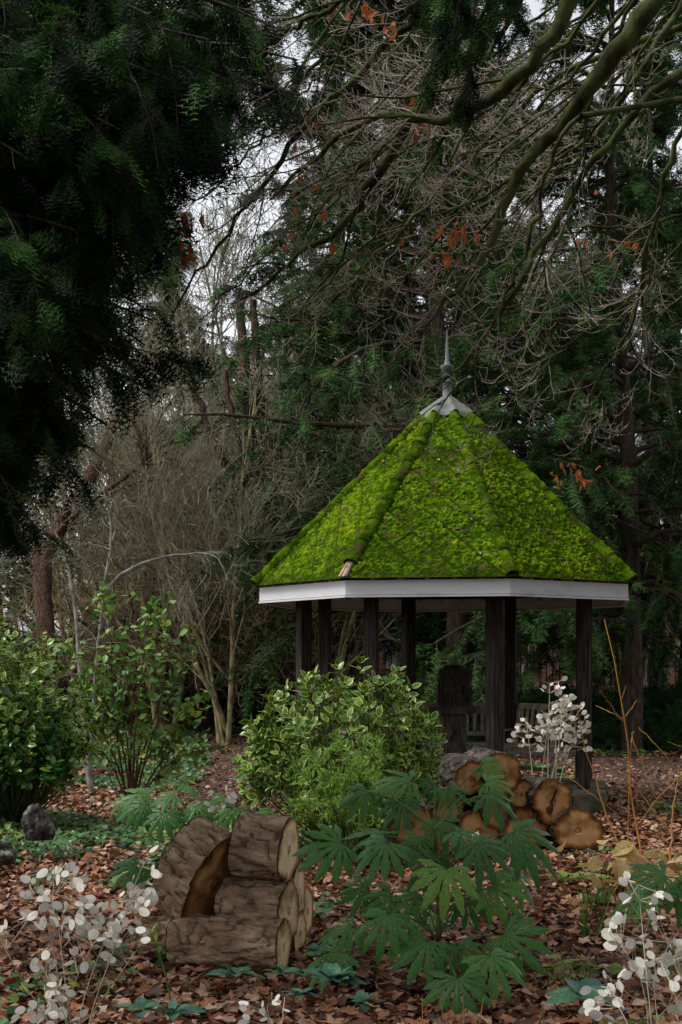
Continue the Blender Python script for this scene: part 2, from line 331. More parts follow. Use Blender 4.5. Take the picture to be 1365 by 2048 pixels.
# ------------------------------------------------------------ ground
def sst(a, b, x): t = np.clip((x - a) / (b - a), 0, 1); return t * t * (3 - 2 * t)
def gz(x, y):
    x = np.asarray(x, float); y = np.asarray(y, float)
    p = np.stack([x * .6, y * .6, np.zeros_like(x) + 3], -1)
    near = 1 - sst(60, 110, y)
    return (.16 * sst(22, 31, y) + .12 * sst(2.5, 5, -x) * sst(9, 14, y) + (fbm(p, 3) - .5) * .12 * (1 - sst(1.9, 2.6, -np.hypot(x - 1.342, y - 17.4) + 4.6))) * near
def path_mask(x, y):                 # wood chip path: leads away left of the summerhouse, and runs by on its right
    cx = -1.55 - .035 * (y - 18) + .25 * np.sin(y * .35); a = 1 - sst(.5, .85, np.abs(x - cx) / (1 + (y < 18) * (18 - y) * .1)); a = a * sst(15.5, 18, y) * (1 - sst(31, 33, y))
    b = sst(3.4, 4.3, x) * sst(16.2, 17.5, y) * (1 - sst(24.5, 26, y))
    return np.maximum(a, b)
xs = np.concatenate([[-900, -300, -100, -40], np.arange(-14, 14.01, .14), [40, 100, 300, 900]])
ys = np.concatenate([[-900, -200, -40, 0, 3], np.arange(4, 36, .14), [38, 42, 48, 60, 80, 110, 200, 500, 1500]])
X, Y = np.meshgrid(xs, ys); Z = gz(X, Y) + (vnoise(np.stack([X * 6, Y * 6, X * 0], -1)) - .5) * .02
ny, nx = X.shape; I = np.arange(ny * nx).reshape(ny, nx)
q = np.stack([I[:-1, :-1], I[:-1, 1:], I[1:, 1:], I[1:, :-1]], -1).reshape(-1, 4)
qc_x = (X[:-1, :-1] + .07).ravel(); qc_y = (Y[:-1, :-1] + .07).ravel()
mb = MB().add(np.stack([X, Y, Z], -1), q, 0, 0, True); ground = mb.build('ground', G['soil'], kind='structure')
# path sheet a little above the soil
sel = path_mask(qc_x, qc_y) > .35; sel &= (qc_y < 35) & (np.abs(qc_x) < 14)
V = np.stack([X, Y, Z + .012], -1).reshape(-1, 3); qq = q[sel]; uq, inv = np.unique(qq, return_inverse=True)
MB().add(V[uq], inv.reshape(-1, 4), 0, 0, True).build('path', G['path'], kind='structure')

def on_screen(x, y, z=0, m=60):
    px = CX + F * x / y; py = HZ - F * (z - CZ) / y
    return (px > -m) & (px < 1365 + m) & (py < 2048 + m)
in_gaz = lambda x, y: np.hypot(x - 1.342, y - 17.4) < 2.05
def leaf_tpl(k):                      # curled dead leaf, outline of 10 points round a centre
    r = np.random.default_rng(k); n = 10; a = np.arange(n) * 2 * np.pi / n
    rad = (.5 + (.13 if k % 2 else .05) * np.cos(a * 5) + r.uniform(-.06, .06, n)) * (1 + .25 * np.cos(a))
    x = np.cos(a) * rad; y = np.sin(a) * rad * .72
    V = np.concatenate([[[0, 0, 0]], np.stack([x, y, .55 * y * y * r.uniform(-.5, 1.8) + .5 * x * x * r.uniform(-.8, 1.2) + r.uniform(-.05, .05, n)], 1)])
    Fc = np.array([[0, i + 1, (i + 1) % n + 1] for i in range(n)]); return V, Fc
LT = [leaf_tpl(k) for k in range(6)]
def low_tpl(k): r = np.random.default_rng(k + 50); a = np.arange(6) * np.pi / 3 + r.uniform(-.3, .3, 6); x, y = np.cos(a) * .55, np.sin(a) * .36; V = np.stack([x, y, .6 * y * y * r.uniform(-1, 2) + r.uniform(-.1, .1, 6)], 1); return V, np.array([[0, 1, 2], [0, 2, 3], [0, 3, 5], [3, 4, 5]])
LO = [low_tpl(k) for k in range(6)]
mb = MB()
def ring_pts(n, y0, y1):
    y = np.sqrt(rng.uniform(y0 ** 2, y1 ** 2, n)); x = rng.uniform(-.27, .27, n) * y; return x, y
bigs = []
for (n, y0, y1, s0, s1) in ((26000, 6.3, 13, .05, .105), (22000, 13, 20, .06, .11), (15000, 20, 34, .08, .13)):
    x, y = ring_pts(n, y0, y1); ok = ~in_gaz(x, y); ok &= rng.random(n) > path_mask(x, y) * .72
    thin = fbm(np.stack([x * 1.7, y * 1.1, x * 0 + 9], -1), 3); ok &= rng.random(n) < .25 + 1.3 * thin
    x, y = x[ok], y[ok]; z = gz(x, y) + .008 + rng.random(len(x)) ** 2 * .05
    tl = rng.normal(0, .42, (len(x), 3)); tl[:, 2] = 1; zz = unit(tl); xx = unit(np.cross(zz, rng.normal(0, 1, zz.shape))); Rm = np.stack([xx, np.cross(zz, xx), zz], 2)
    s = rng.uniform(s0 * .6, s1, len(x)) * np.where(rng.random(len(x)) < .08, 1.35, 1); v = np.clip(rng.random(len(x)) * .75 + .25 * vnoise(np.stack([x, y, x * 0], -1)), 0, .99)
    kk = rng.integers(0, 6, len(x)); pos = np.stack([x, y, z], 1)
    big = (y < 7.9) & on_screen(x, y) & (s > .088)
    bi = np.flatnonzero(big)[:300] if y0 < 7 else np.array([], int)
    for i in bi: bigs.append((pos[i], Rm[i], s[i], kk[i], v[i]))
    keep = np.ones(len(x), bool); keep[bi] = False
    for k in range(6):
        c = keep & (kk == k); scatter(mb, LT[k] if y0 < 10 else LO[k], pos[c], Rm[c], s[c], a=v[c])
mb.build('leaf_litter', G['litter'], label='carpet of curled brown dead leaves over the woodland floor', cat='leaf litter', kind='stuff')
LM = [MB().add(LT[k][0], LT[k][1], 0, .0).mesh('fallen_leaf', G['litter']) for k in range(6)]
for p, r, s, k, v in bigs: link('fallen_leaf', LM[k], ground, mat=M4(p + [0, 0, .012], r, s))
# chips on the path
x, y = ring_pts(26000, 15.5, 33); ok = (path_mask(x, y) > .3) & ~in_gaz(x, y); x, y = x[ok], y[ok]
CH = (np.array([[-.5, -.15, 0], [.5, -.12, .03], [.5, .15, 0], [-.45, .13, .05]]), np.array([[0, 1, 2, 3]]))
mb = MB(); tl = rng.normal(0, .3, (len(x), 3)); tl[:, 2] = 1; zz = unit(tl); xx = unit(np.cross(zz, rng.normal(0, 1, zz.shape)))
scatter(mb, CH, np.stack([x, y, gz(x, y) + .02 + rng.random(len(x)) * .02], 1), np.stack([xx, np.cross(zz, xx), zz], 2), rng.uniform(.04, .09, len(x)))
mb.build('wood_chips', G['chip'], label='loose wood chips strewn along the woodland path', cat='wood chips', kind='stuff')

# ------------------------------------------------------------ summerhouse
GC = np.array([1.342, 17.4, 0.]); A0 = -.568; RO = 2.4; RP = 1.847; ZP = .28; ZE = 2.545
gaz = thing('summerhouse', 'open octagonal wooden summerhouse with steep moss covered roof and white fascia', 'summerhouse', tuple(GC))
def dirA(a): return np.array([math.sin(a), -math.cos(a), 0.])
def tanA(a): return np.array([math.cos(a), math.sin(a), 0.])
cor = [A0 + k * math.pi / 4 for k in range(8)]; mid = [a + math.pi / 8 for a in cor]
UP = np.array([0, 0, 1.])
# platform of kerb stones and paving
pl = link('platform', MB().add(np.array([[*(GC + dirA(a) * (2.02)) [:2], z] for z in (-.1, ZP - .03) for a in cor]), [[7, 6, 5, 4, 3, 2, 1, 0], list(range(8, 16))] + [[k, (k + 1) % 8, 8 + (k + 1) % 8, 8 + k] for k in range(8)]).mesh('platform', G['stone'], GC), gaz)
for k in range(8):
    L = 2 * 2.12 * math.sin(math.pi / 8); ap = 2.12 * math.cos(math.pi / 8); n = 3
    for i in range(n):
        u = (i + .5) / n * L - L / 2; mb = MB(); c = GC + dirA(mid[k]) * (ap - .13) + tanA(mid[k]) * u
        jit = rng.uniform(-.008, .008, 3); mb.box(c + jit + [0, 0, ZP / 2 - .03], (L / n - .014, .28, ZP + .05), ax=[tanA(mid[k]), dirA(mid[k]), UP]); mb.build('kerb_stone', G['stone'], pl, off=GC)
# posts
for k in range(8):
    a = cor[k]; c = GC + dirA(a) * RP; tw = a + .35
    mb = MB(); s = .155; zs = np.linspace(ZP, ZE + .2, 14)
    ring = []
    for z in zs:
        for (dx, dy) in ((-1, -.86), (-.86, -1), (.86, -1), (1, -.86), (1, .86), (.86, 1), (-.86, 1), (-1, .86)):
            ring.append(c + tanA(tw) * dx * s / 2 + dirA(tw) * dy * s / 2 + np.array([0, 0, z]) + rng.normal(0, .0012, 3))
    q = [[i * 8 + j, i * 8 + (j + 1) % 8, (i + 1) * 8 + (j + 1) % 8, (i + 1) * 8 + j] for i in range(13) for j in range(8)]
    mb.add(ring, q); p = mb.build('post', G['tanwood'], gaz)
    MB().box(c + [0, 0, ZP + .01], (.24, .24, .045), tw).build('post_base', G['stone'], p, off=GC)
# ring beam, rafters, boarded underside
SL = (5.18 - 2.745) / (RO + .07)                   # rise of a hip per metre of plan radius
def zhip(r): return 5.18 - SL * r
for k in range(8):
    a, b = cor[k], cor[(k + 1) % 8]; p, q = GC + dirA(a) * RP, GC + dirA(b) * RP
    L = np.linalg.norm(q - p); MB().box((p + q) / 2 + [0, 0, 2.78], (L - .16, .1, .16), ax=[tanA(mid[k]), dirA(mid[k]), UP]).build('ring_beam', G['tanwood'], gaz)
    for j, fr in enumerate((-.66, -.33, 0, .33, .66)):
        ca = math.cos(math.pi / 8); half = RO * math.sin(math.pi / 8)
        e = GC + dirA(mid[k]) * (RO * ca - .03) + tanA(mid[k]) * half * fr; ri = .3 + abs(fr) * 1.15; s_ = GC + dirA(mid[k]) * ri * ca + tanA(mid[k]) * half * fr * min(1, (ri + .2) / RO) 
        ze = zhip(RO) - .1; zi = zhip(ri) - .1
        e = e + [0, 0, ze]; s_ = s_ + [0, 0, zi]; ax = unit(e - s_); sd = unit(np.cross(UP, ax)); MB().box((e + s_) / 2, (np.linalg.norm(e - s_), .05, .11), ax=[ax, sd, np.cross(ax, sd)]).build('rafter', G['soffit'], gaz)
for k in range(8):   # underside boarding strips
    ca = math.cos(math.pi / 8); half = math.sin(math.pi / 8); n = 9
    for i in range(n):
        r0 = .3 + (RO - .34) * i / n; r1 = .3 + (RO - .34) * (i + 1) / n - .008
        V = []
        for dz in (-.035, -.022):
            for r, sg in ((r0, -1), (r0, 1), (r1, 1), (r1, -1)): V.append(GC + dirA(mid[k]) * r * ca + tanA(mid[k]) * half * r * sg * .995 + [0, 0, zhip(r) + dz])
        MB().add(V, [[0, 1, 2, 3], [4, 7, 6, 5], [0, 4, 5, 1], [1, 5, 6, 2], [2, 6, 7, 3], [3, 7, 4, 0]]).build('roof_board', G['soffit'], gaz)
# fascia boards
for k in range(8):
    ca = math.cos(math.pi / 8); L = 2 * RO * math.sin(math.pi / 8)
    def fb(z0, z1, r0, r1):
        V = []
        for z in (z0, z1):
            for r in (r0, r1):
                for sg in (-1, 1): V.append(GC + dirA(mid[k]) * r * ca + tanA(mid[k]) * sg * (r * math.sin(math.pi / 8) - .0015) + [0, 0, z])
        return V, [[0, 2, 3, 1], [4, 5, 7, 6], [0, 1, 5, 4], [2, 6, 7, 3], [0, 4, 6, 2], [1, 3, 7, 5]]
    fo = MB().add(*fb(ZE + .028, 2.735, RO - .03, RO)).build('fascia_board', G['white'], gaz)
    MB().add(*fb(ZE, ZE + .022, RO - .03, RO + .012)).build('bead', G['white'], fo, off=GC)
    MB().add(*fb(ZE + .022, ZE + .028, RO - .03, RO - .008)).build('groove', G['seam'], fo, off=GC)
# roof: deck, moss grown diamond tiles, hip tiles, lead cap
roof = MB(); V = [GC + dirA(a) * (RO + .02) + [0, 0, zhip(RO + .02) - .018] for a in cor] + [GC + [0, 0, 5.15]]
roof.add(V, [[k, (k + 1) % 8, 8] for k in range(8)]); roof = roof.build('roof', G['slate'], gaz)
ca, sa = math.cos(math.pi / 8), math.sin(math.pi / 8); RE = RO + .065
apo = RE * ca; Ls = math.hypot(apo, zhip(0) - zhip(RE)); halfw = RE * sa
for k in range(8):
    n_out = dirA(mid[k]); t = tanA(mid[k]); up = unit(np.array([*( -n_out[:2] * apo), zhip(0) - zhip(RE)])); nrm = unit(np.cross(t, up))
    if nrm[2] < 0: nrm = -nrm
    orig = GC + n_out * apo + [0, 0, zhip(RE)]
    front = math.cos(mid[k]) > -.2; g = .0125 if front else .05
    nv = int(Ls * .93 / g); v = np.linspace(0, Ls * .93, nv + 1); nu = int(2 * halfw / g / 2) * 2; s = np.linspace(-1, 1, nu + 1)
    S, Vv = np.meshgrid(s, v); wv = halfw * (1 - Vv / Ls); U = S * halfw                       # straight grid, clipped at the hips
    U = np.clip(U, -wv, wv)
    # diamonds
    D = .43; H_ = .5
    aa = U / D + Vv / H_ + .31 * k; bb = -U / D + Vv / H_ + .17 * k
    Uc = (U[:-1, :-1] + U[1:, 1:]) / 2; Vc = (Vv[:-1, :-1] + Vv[1:, 1:]) / 2; area = np.abs(U[:-1, 1:] - U[:-1, :-1])
    ia = np.floor(Uc / D + Vc / H_ + .31 * k).astype(int); ib = np.floor(-Uc / D + Vc / H_ + .17 * k).astype(int)
    W3 = orig + t * U[..., None] + up * Vv[..., None]
    m1 = fbm(W3 * [21, 21, 30], 4); m2 = fbm(W3 * [46, 46, 60], 2); m3 = fbm(W3 * 2.6 + 5, 4)
    clump = sst(.3, .66, m1) ; dep = (.25 * clump + .45 * sst(.25, .75, m2) * (.35 + .65 * clump) + .4 * m2)
    dep = dep * (.62 + .42 * sst(.3, .62, m3) + .08)
    keys = {}
    code = ia * 1000 + ib
    for cde in np.unique(code):
        msk = (code == cde) & (area > 1e-4)
        if msk.sum() < 3: continue
        jj, ii = np.nonzero(msk); a_, b_ = cde // 1000, cde % 1000
        if cde < 0 or True: a_, b_ = ia[jj[0], ii[0]], ib[jj[0], ii[0]]
        base = (jj * (nu + 1) + ii); qd = np.stack([base, base + 1, base + nu + 2, base + nu + 1], 1)
        uq, inv = np.unique(qd, return_inverse=True)
        fa = (aa.ravel()[uq] - a_); fb_ = (bb.ravel()[uq] - b_); edge = np.minimum(np.minimum(fa, 1 - fa), np.minimum(fb_, 1 - fb_) + .03)
        gr = sst(-.01, .06, edge); d = dep.ravel()[uq]; low = 1 - (fa + fb_) / 2
        vis = .35 if rng.random() < .4 else .0
        h = .004 + .012 * low * (vis + .3) + d * .042 * (.35 + .65 * gr) + rng.uniform(-.002, .003)
        if True:
            vv = Vv.ravel()[uq]; thin = sst(0, .16, vv); uu = np.abs(U.ravel()[uq]); h *= .35 + .65 * thin
        d = np.clip((d - .5) * 1.15 + .46, 0, 1.2); col = np.clip(d * (.25 + .75 * gr) * (.55 + .45 * thin) + .1, 0, 1)
        mbt = MB(); mbt.add(W3.reshape(-1, 3)[uq] + nrm * h[:, None], inv.reshape(-1, 4), 0, col, True)
        mbt.build('roof_tile', G['moss'], roof, off=GC)
def hip_tile(k, r0, r1, mossy=1.0, rad=.08):
    a = cor[k]; p0 = GC + dirA(a) * r0 + [0, 0, zhip(r0)]; p1 = GC + dirA(a) * r1 + [0, 0, zhip(r1)]     # p0 lower end
    ax = unit(p1 - p0); y = tanA(a); z = np.cross(ax, y); z = z if z[2] > 0 else -z
    nl, nc = 26, 20; V = []; A = []
    for i in range(nl + 1):
        f = i / nl; rr = rad * (1.02 - .05 * f)
        for j in range(nc + 1):
            th = math.pi * (-.08 + 1.16 * j / nc); p = p0 + (p1 - p0) * f + y * math.cos(th) * rr + z * (math.sin(th) * rr - .012 + .012 * (1 - f))
            V.append(p)
    V = np.array(V); nv_ = unit(V - (p0 + np.repeat(np.linspace(0, 1, nl + 1), nc + 1)[:, None] * (p1 - p0)))
    m = fbm(V * 11, 4); m2 = fbm(V * 38 + 3, 3); d = sst(.33, .65, m) * .5 + .6 * m2; fl = np.repeat(np.linspace(0, 1, nl + 1), nc + 1); ed = sst(0, .035, fl)
    V = V + nv_ * (d * .022 * mossy * (.55 + .45 * ed))[:, None] + rng.normal(0, .003, V.shape)
    I = np.arange(len(V)).reshape(nl + 1, nc + 1); q = np.stack([I[:-1, :-1], I[:-1, 1:], I[1:, 1:], I[1:, :-1]], -1).reshape(-1, 4)
    mb = MB().add(V, q, 0, np.clip(d * .95 * mossy * (.2 + .8 * ed) * (.6 + .5 * fbm(V * 2.5, 2)) + .04, 0, 1), True)
    I0 = np.arange(nc + 1); inner = p0 + (V[I0] - p0) * .74 ; b0 = mb.n; mb.add(np.concatenate([V[I0], inner, inner + ax * .1]), np.array([[j, j + 1, nc + 2 + j, nc + 1 + j] for j in range(nc)] + [[nc + 1 + j, nc + 2 + j, 2 * nc + 3 + j, 2 * nc + 2 + j] for j in range(nc)]), 0, .08)
    mb.build('hip_tile', G['moss'], roof, off=GC)
for k in range(8):
    rs = np.linspace(RE - (.17 if k == 0 else .02), .22, 9)
    for i in range(8): hip_tile(k, rs[i], rs[i + 1] - .015, mossy=rng.uniform(.8, 1.1), rad=.066 if k == 1 else .078)
k0 = cor[0]
for s_, m_ in ((-.035, 'terracotta'), (.012, 'terracotta'), (.045, 'slate')):
    p0 = GC + dirA(k0) * (RE + .0) + tanA(k0) * s_ + [0, 0, zhip(RE) + .02]; p1 = GC + dirA(k0) * (RE - .24) + tanA(k0) * s_ * .6 + [0, 0, zhip(RE - .24) + .045]
    ax = unit(p1 - p0); MB().box((p0 + p1) / 2, (np.linalg.norm(p1 - p0), .028, .03), ax=[ax, tanA(k0), np.cross(ax, tanA(k0))]).build('mortar_strip', G[m_], roof, off=GC)
for i in range(60):
    k = int(rng.choice([7, 0, 1, 6])); v_ = rng.uniform(.05, .9) * Ls; u_ = rng.uniform(-.8, .8) * halfw * (1 - v_ / Ls); n_out = dirA(mid[k]); t = tanA(mid[k]); up = unit(np.array([*(-n_out[:2] * apo), zhip(0) - zhip(RE)])); nrm = np.cross(t, up); nrm = nrm if nrm[2] > 0 else -nrm
    link('fallen_leaf', LM[i % 6], roof, mat=M4(n_out * apo + [0, 0, zhip(RE)] + t * u_ + up * v_ + nrm * .042, np.stack([t, np.cross(nrm, t), nrm], 1) @ np.array(Matrix.Rotation(rng.uniform(0, 6), 3, 'Z')), rng.uniform(.02, .045)))
# lead cap
nr, na = 14, 96; V = []
for i in range(nr + 1):
    f = i / nr
    for j in range(na):
        th = j * 2 * math.pi / na; al = math.pi / 2 - 0  # angle measured as cor
        a = th; hipd = abs(((a - A0 + math.pi / 8) % (math.pi / 4)) - math.pi / 8) / (math.pi / 8)      # 0 on a hip, 1 between
        r = .085 + (.34 - .085) * f; r *= 1 + f * (.1 * (1 - hipd) ** 1.5 - .05 * hipd)
        z = 5.14 - (r - .085) * SL * 1.0 + .03 + f * .075 * (1 - sst(0, .75, hipd)) ; zz = z - (.05 * hipd * f if i == nr else 0)
        V.append(GC + dirA(a) * r + [0, 0, zz])
V = np.array(V); I = np.arange(len(V)).reshape(nr + 1, na); J = np.roll(I, -1, 1)
MB().add(V, np.stack([I[:-1], J[:-1], J[1:], I[1:]], -1).reshape(-1, 4), 0, 0, True).build('lead_cap', G['lead'], gaz)
def lathe(mb, c, prof, n=24):
    V = np.array([[c[0] + r * math.cos(t_), c[1] + r * math.sin(t_), c[2] + z] for r, z in prof for t_ in np.arange(n) * 2 * math.pi / n]); I = np.arange(len(V)).reshape(len(prof), n); J = np.roll(I, -1, 1)
    return mb.add(V, np.stack([I[:-1], J[:-1], J[1:], I[1:]], -1).reshape(-1, 4), 0, 0, True)
fin = lathe(MB(), GC, [(.105, 5.12), (.1, 5.15), (.058, 5.17), (.056, 5.36), (.062, 5.363), (.062, 5.375), (.05, 5.38), (.03, 5.425), (.03, 5.43)]).build('finial', G['lead'], gaz)
lathe(MB(), GC, [(.026, 5.43), (.044, 5.44), (.046, 5.455), (.024, 5.47), (.03, 5.475), (.07, 5.51), (.084, 5.56), (.082, 5.575), (.05, 5.582), (.01, 5.585)]).build('bowl', G['lead'], fin, off=GC)
lathe(MB(), GC, [(.046, 5.58), (.04, 5.595), (.026, 5.65), (.018, 5.8), (.012, 5.95), (.002, 6.04)]).build('spike', G['lead'], fin, off=GC)

# benches on the far sides
def bench(a, off_r, label):
    c = GC + dirA(a) * off_r; c[2] = ZP; b = thing('garden_bench', label, 'bench', tuple(c), 'slatted garden benches inside the summerhouse', rz=a)
    # local: x along the seat, +y towards the back (away from centre is -dirA) -> build facing the middle
    def bx(nm, cc, sz, m='bench', par=None): return MB().box(cc, sz).build(nm, G[m], None) if False else link(nm, MB().box(cc, sz).mesh(nm, G[m]), b)
    W = 1.24
    for sx in (-1, 1):
        bx('leg', (sx * W / 2, .2, .3), (.06, .06, .6)); 
        mb = MB(); mb.add([[sx * W / 2 + dx, y + dy, z] for (z, y) in ((0, -.24), (.44, -.24), (.98, -.33)) for dx, dy in ((-.03, -.03), (.03, -.03), (.03, .03), (-.03, .03))],
                          [[0, 1, 5, 4], [1, 2, 6, 5], [2, 3, 7, 6], [3, 0, 4, 7], [4, 5, 9, 8], [5, 6, 10, 9], [6, 7, 11, 10], [7, 4, 8, 11], [8, 9, 10, 11], [3, 2, 1, 0]]); link('leg', mb.mesh('leg', G['bench']), b)
        bx('armrest', (sx * W / 2, -.02, .62), (.08, .54, .03)); bx('side_rail', (sx * W / 2, -.02, .36), (.035, .4, .07))
    bx('front_rail', (0, .2, .37), (W - .06, .035, .09)); bx('lower_rail', (0, -.02, .13), (W - .06, .04, .05), 'algae')
    for i in range(5): bx('seat_slat', (0, .2 - i * .1, .43), (W, .08, .022))
    bx('top_rail', (0, -.325, .945), (W - .07, .04, .08)); bx('back_rail', (0, -.262, .56), (W - .07, .035, .06))
    for i in range(11):
        x = -W / 2 + .09 + i * (W - .18) / 10; mb = MB(); ax = unit(np.array([0, -.063, .36])); sd = np.array([1., 0, 0]); mb.box((x, -.295, .75), (.33, .045, .018), ax=[ax, sd, np.cross(ax, sd)]); link('back_slat', mb.mesh('back_slat', G['bench']), b)
# local +y must point to the centre: dirA(a) points out, so rotate by a (dirA(a) = R(a) * (0,-1))
bench(cor[4] + math.pi / 8, 1.45, 'grey slatted bench at the back of the summerhouse behind the wooden lectern')
bench(cor[3] + math.pi / 8, 1.45, 'grey slatted bench angled between right rear posts behind white seed pods')
bench(cor[5] + math.pi / 8, 1.45, 'grey slatted bench mostly hidden behind the variegated bush')
# rustic lectern
lc = P(908, 1550, 17.7); lc[2] = ZP
le = thing('lectern', 'thick rustic wooden lectern with overhanging top inside the summerhouse', 'lectern', tuple(lc))
def slab(c, sz, n=5, j=.01, taper=1.0, seed=0):
    r = np.random.default_rng(seed); nz = 8; V = []; m = 16
    for i in range(nz + 1):
        f = i / nz; sc = 1 + (taper - 1) * f
        for k in range(m):
            t_ = k * 2 * math.pi / m + .3; x, y = math.cos(t_), math.sin(t_); q = max(abs(x), abs(y)) ** .85
            V.append([x / q * sz[0] / 2 * sc + r.normal(0, j), y / q * sz[1] / 2 * sc + r.normal(0, j), -sz[2] / 2 + f * sz[2]])
    F_ = [[i * m + k, i * m + (k + 1) % m, (i + 1) * m + (k + 1) % m, (i + 1) * m + k] for i in range(nz) for k in range(m)] + [list(range(m))[::-1], [nz * m + k for k in range(m)]]
    return MB().add(np.array(V) + c, F_)
slab((0, 0, .45), (.33, .3, .84), taper=.95, seed=1).build('pedestal', G['lectern'], None).parent = le
slab((0, 0, .045), (.56, .46, .13), seed=2, taper=.85).build('foot', G['lectern'], None).parent = le
slab((0, 0, .93), (.68, .42, .085), seed=3, j=.004).build('top', G['lectern'], None).parent = le
bb_ = thing('carved_block', 'dark upright block of wood standing on the lectern top', 'block', tuple(lc + [.01, 0, .975]))
slab((0, 0, .24), (.46, .26, .46), seed=4, taper=.9).build('body', G['tanwood'], None).parent = bb_
slab((-.02, 0, .5), (.34, .22, .07), seed=5, taper=.5).build('crest', G['tanwood'], None).parent = bb_

# ------------------------------------------------------------ things far behind: house, railings, hedge
hs_ = thing('brick_house', 'red brick house glimpsed between the trees beyond the railings', 'house', (9, 52, 0))
def hb(nm, c, s, m, par=hs_, l=None): return link(nm, MB().box(c, s).mesh(nm, G[m]), par, label=l)
wl = hb('wall', (0, 0, 2.0), (24, 8, 4.0), 'brick')
for (sx) in (-1, 1):
    MB().add([[-3.4, 52 + sx * 4.4, 3.8], [21.4, 52 + sx * 4.4, 3.8], [21.4, 52, 6.2], [-3.4, 52, 6.2], [-3.4, 52 + sx * 4.4, 3.95], [21.4, 52 + sx * 4.4, 3.95], [21.4, 52, 6.35], [-3.4, 52, 6.35]], [[0, 1, 2, 3], [7, 6, 5, 4], [0, 4, 5, 1], [0, 3, 7, 4], [1, 5, 6, 2]]).build('roof_slope', G['roofclay'], hs_)
for i in range(7):
    for z in (2.3,):
        x = -10 + i * 3.2; f = hb('window', (x, -4.02, z), (1.3, .1, 1.4), 'white'); 
        for dx in (-.3, .3): hb('pane', (x + dx, -4.08, z), (.5, .03, 1.22), 'pane', f)
fy = 33.
fence = thing('railing_fence', 'black iron railings running behind the hedge at the garden edge', 'fence', (4, fy, 0))
for z in (.5, 2.35): MB().box((3, fy, z + .1), (26, .03, .05)).build('rail', G['metal'], fence)
barm = MB().box((0, 0, 0), (.022, .022, 2.5)).add(np.array([[-.011, -.011, 1.25], [.011, -.011, 1.25], [.011, .011, 1.25], [-.011, .011, 1.25], [0, 0, 1.36]]), np.array([[0, 1, 4], [1, 2, 4], [2, 3, 4], [3, 0, 4]])).mesh('bar', G['metal'])
for i in range(150): link('bar', barm, fence, loc=(-11 + i * .155, .02, 1.3))

# ------------------------------------------------------------ leaf and spray shapes
def frond(n=7, w=.1, l0=.42, droop=.15, r=None):
    V = []; Fc = []
    for i in range(n):
        t = (i + .4) / n; l = l0 * (1 - t * .75)
        for s in (-1, 1):
            b = len(V); x = t; z = -droop * t * t
            V += [[x - .03, 0, z], [x + .09, 0, z - .01], [x + l * .72, s * l, z - droop * l * 1.1]]; Fc.append([b, b + 1, b + 2])
    b = len(V); V += [[0, -.015, 0], [0, .015, 0], [1.08, 0, -droop * 1.1]]; Fc.append([b, b + 1, b + 2])
    return np.array(V), np.array(Fc)
FR = frond(); FR5 = frond(4, l0=.46, droop=.3); FR3 = frond(2, l0=.6, droop=.3)
def shoot(n=11, l=.185, side=True):             # yew shoot with needles in two rows and short side shoots
    V = []; Fc = []
    def one(o, d, L, nn):
        d = np.array(d, float); d /= np.linalg.norm(d); pz = np.array([0, 0, 1.]); pr = np.cross(pz, d)
        for i in range(nn):
            t = (i + .5) / nn * L; c = o + d * t + pz * (-.25 * t * t)
            ll = l * (1 - .35 * i / nn)
            for s in (-1, 1):
                b = len(V); V.extend([c - d * .026, c + d * .03, c + d * ll * .7 + pr * s * ll * .85 + pz * .02]); Fc.append([b, b + 1, b + 2])
        b = len(V); V.extend([o - pr * .008, o + pr * .008, o + d * (L + .05) + pz * (-.25 * L * L)]); Fc.append([b, b + 1, b + 2])
    one(np.zeros(3), [1, 0, 0], 1, n)
    if side:
        for (t, s, L) in ((.15, 1, .5), (.3, -1, .5), (.5, 1, .4), (.62, -1, .34)): one(np.array([t, 0, -.25 * t * t]), [.8, s * .62, 0], L, int(n * L * .9))
    return np.array(V), np.array(Fc)
SH = shoot(8)
def leaf(n=6, w=.24, margin=0., fold=.12, curl=.12, tipx=1.0, hole=False):   # oval leaf along +x ; with margin>0 faces of material 1 run round its edge
    t = np.linspace(0, 1, n + 1); hw = w * np.sin(np.pi * t ** .85) ** .8; hw[0] = hw[-1] = 0
    V = []; Fc = []; Mi = []
    if margin == 0:
        for i in range(n + 1):
            z = -curl * t[i] ** 2
            V += [[t[i], -hw[i], z + fold * hw[i]], [t[i], 0, z], [t[i], hw[i], z + fold * hw[i]]]
        for i in range(n):
            b = i * 3
            for o in (0, 1): Fc += [[b + o, b + 3 + o, b + 4 + o], [b + o, b + 4 + o, b + 1 + o]]; Mi += [0, 0]
    else:
        for i in range(n + 1):
            z = -curl * t[i] ** 2; ti = .5 + (t[i] - .5) * (1 - margin * .9); q = max(0, hw[i] - margin * w)
            V += [[t[i], -hw[i], z + fold * hw[i]], [ti, -q, z + fold * q + .002], [ti, 0, z], [ti, q, z + fold * q + .002], [t[i], hw[i], z + fold * hw[i]]]
        for i in range(n):
            b = i * 5
            for o in range(4): Fc += [[b + o, b + 5 + o, b + 6 + o], [b + o, b + 6 + o, b + 1 + o]]; Mi += [1 if o in (0, 3) else 0] * 2
        for e in (0, n): b = e * 5
    return np.array(V), np.array(Fc), np.array(Mi)

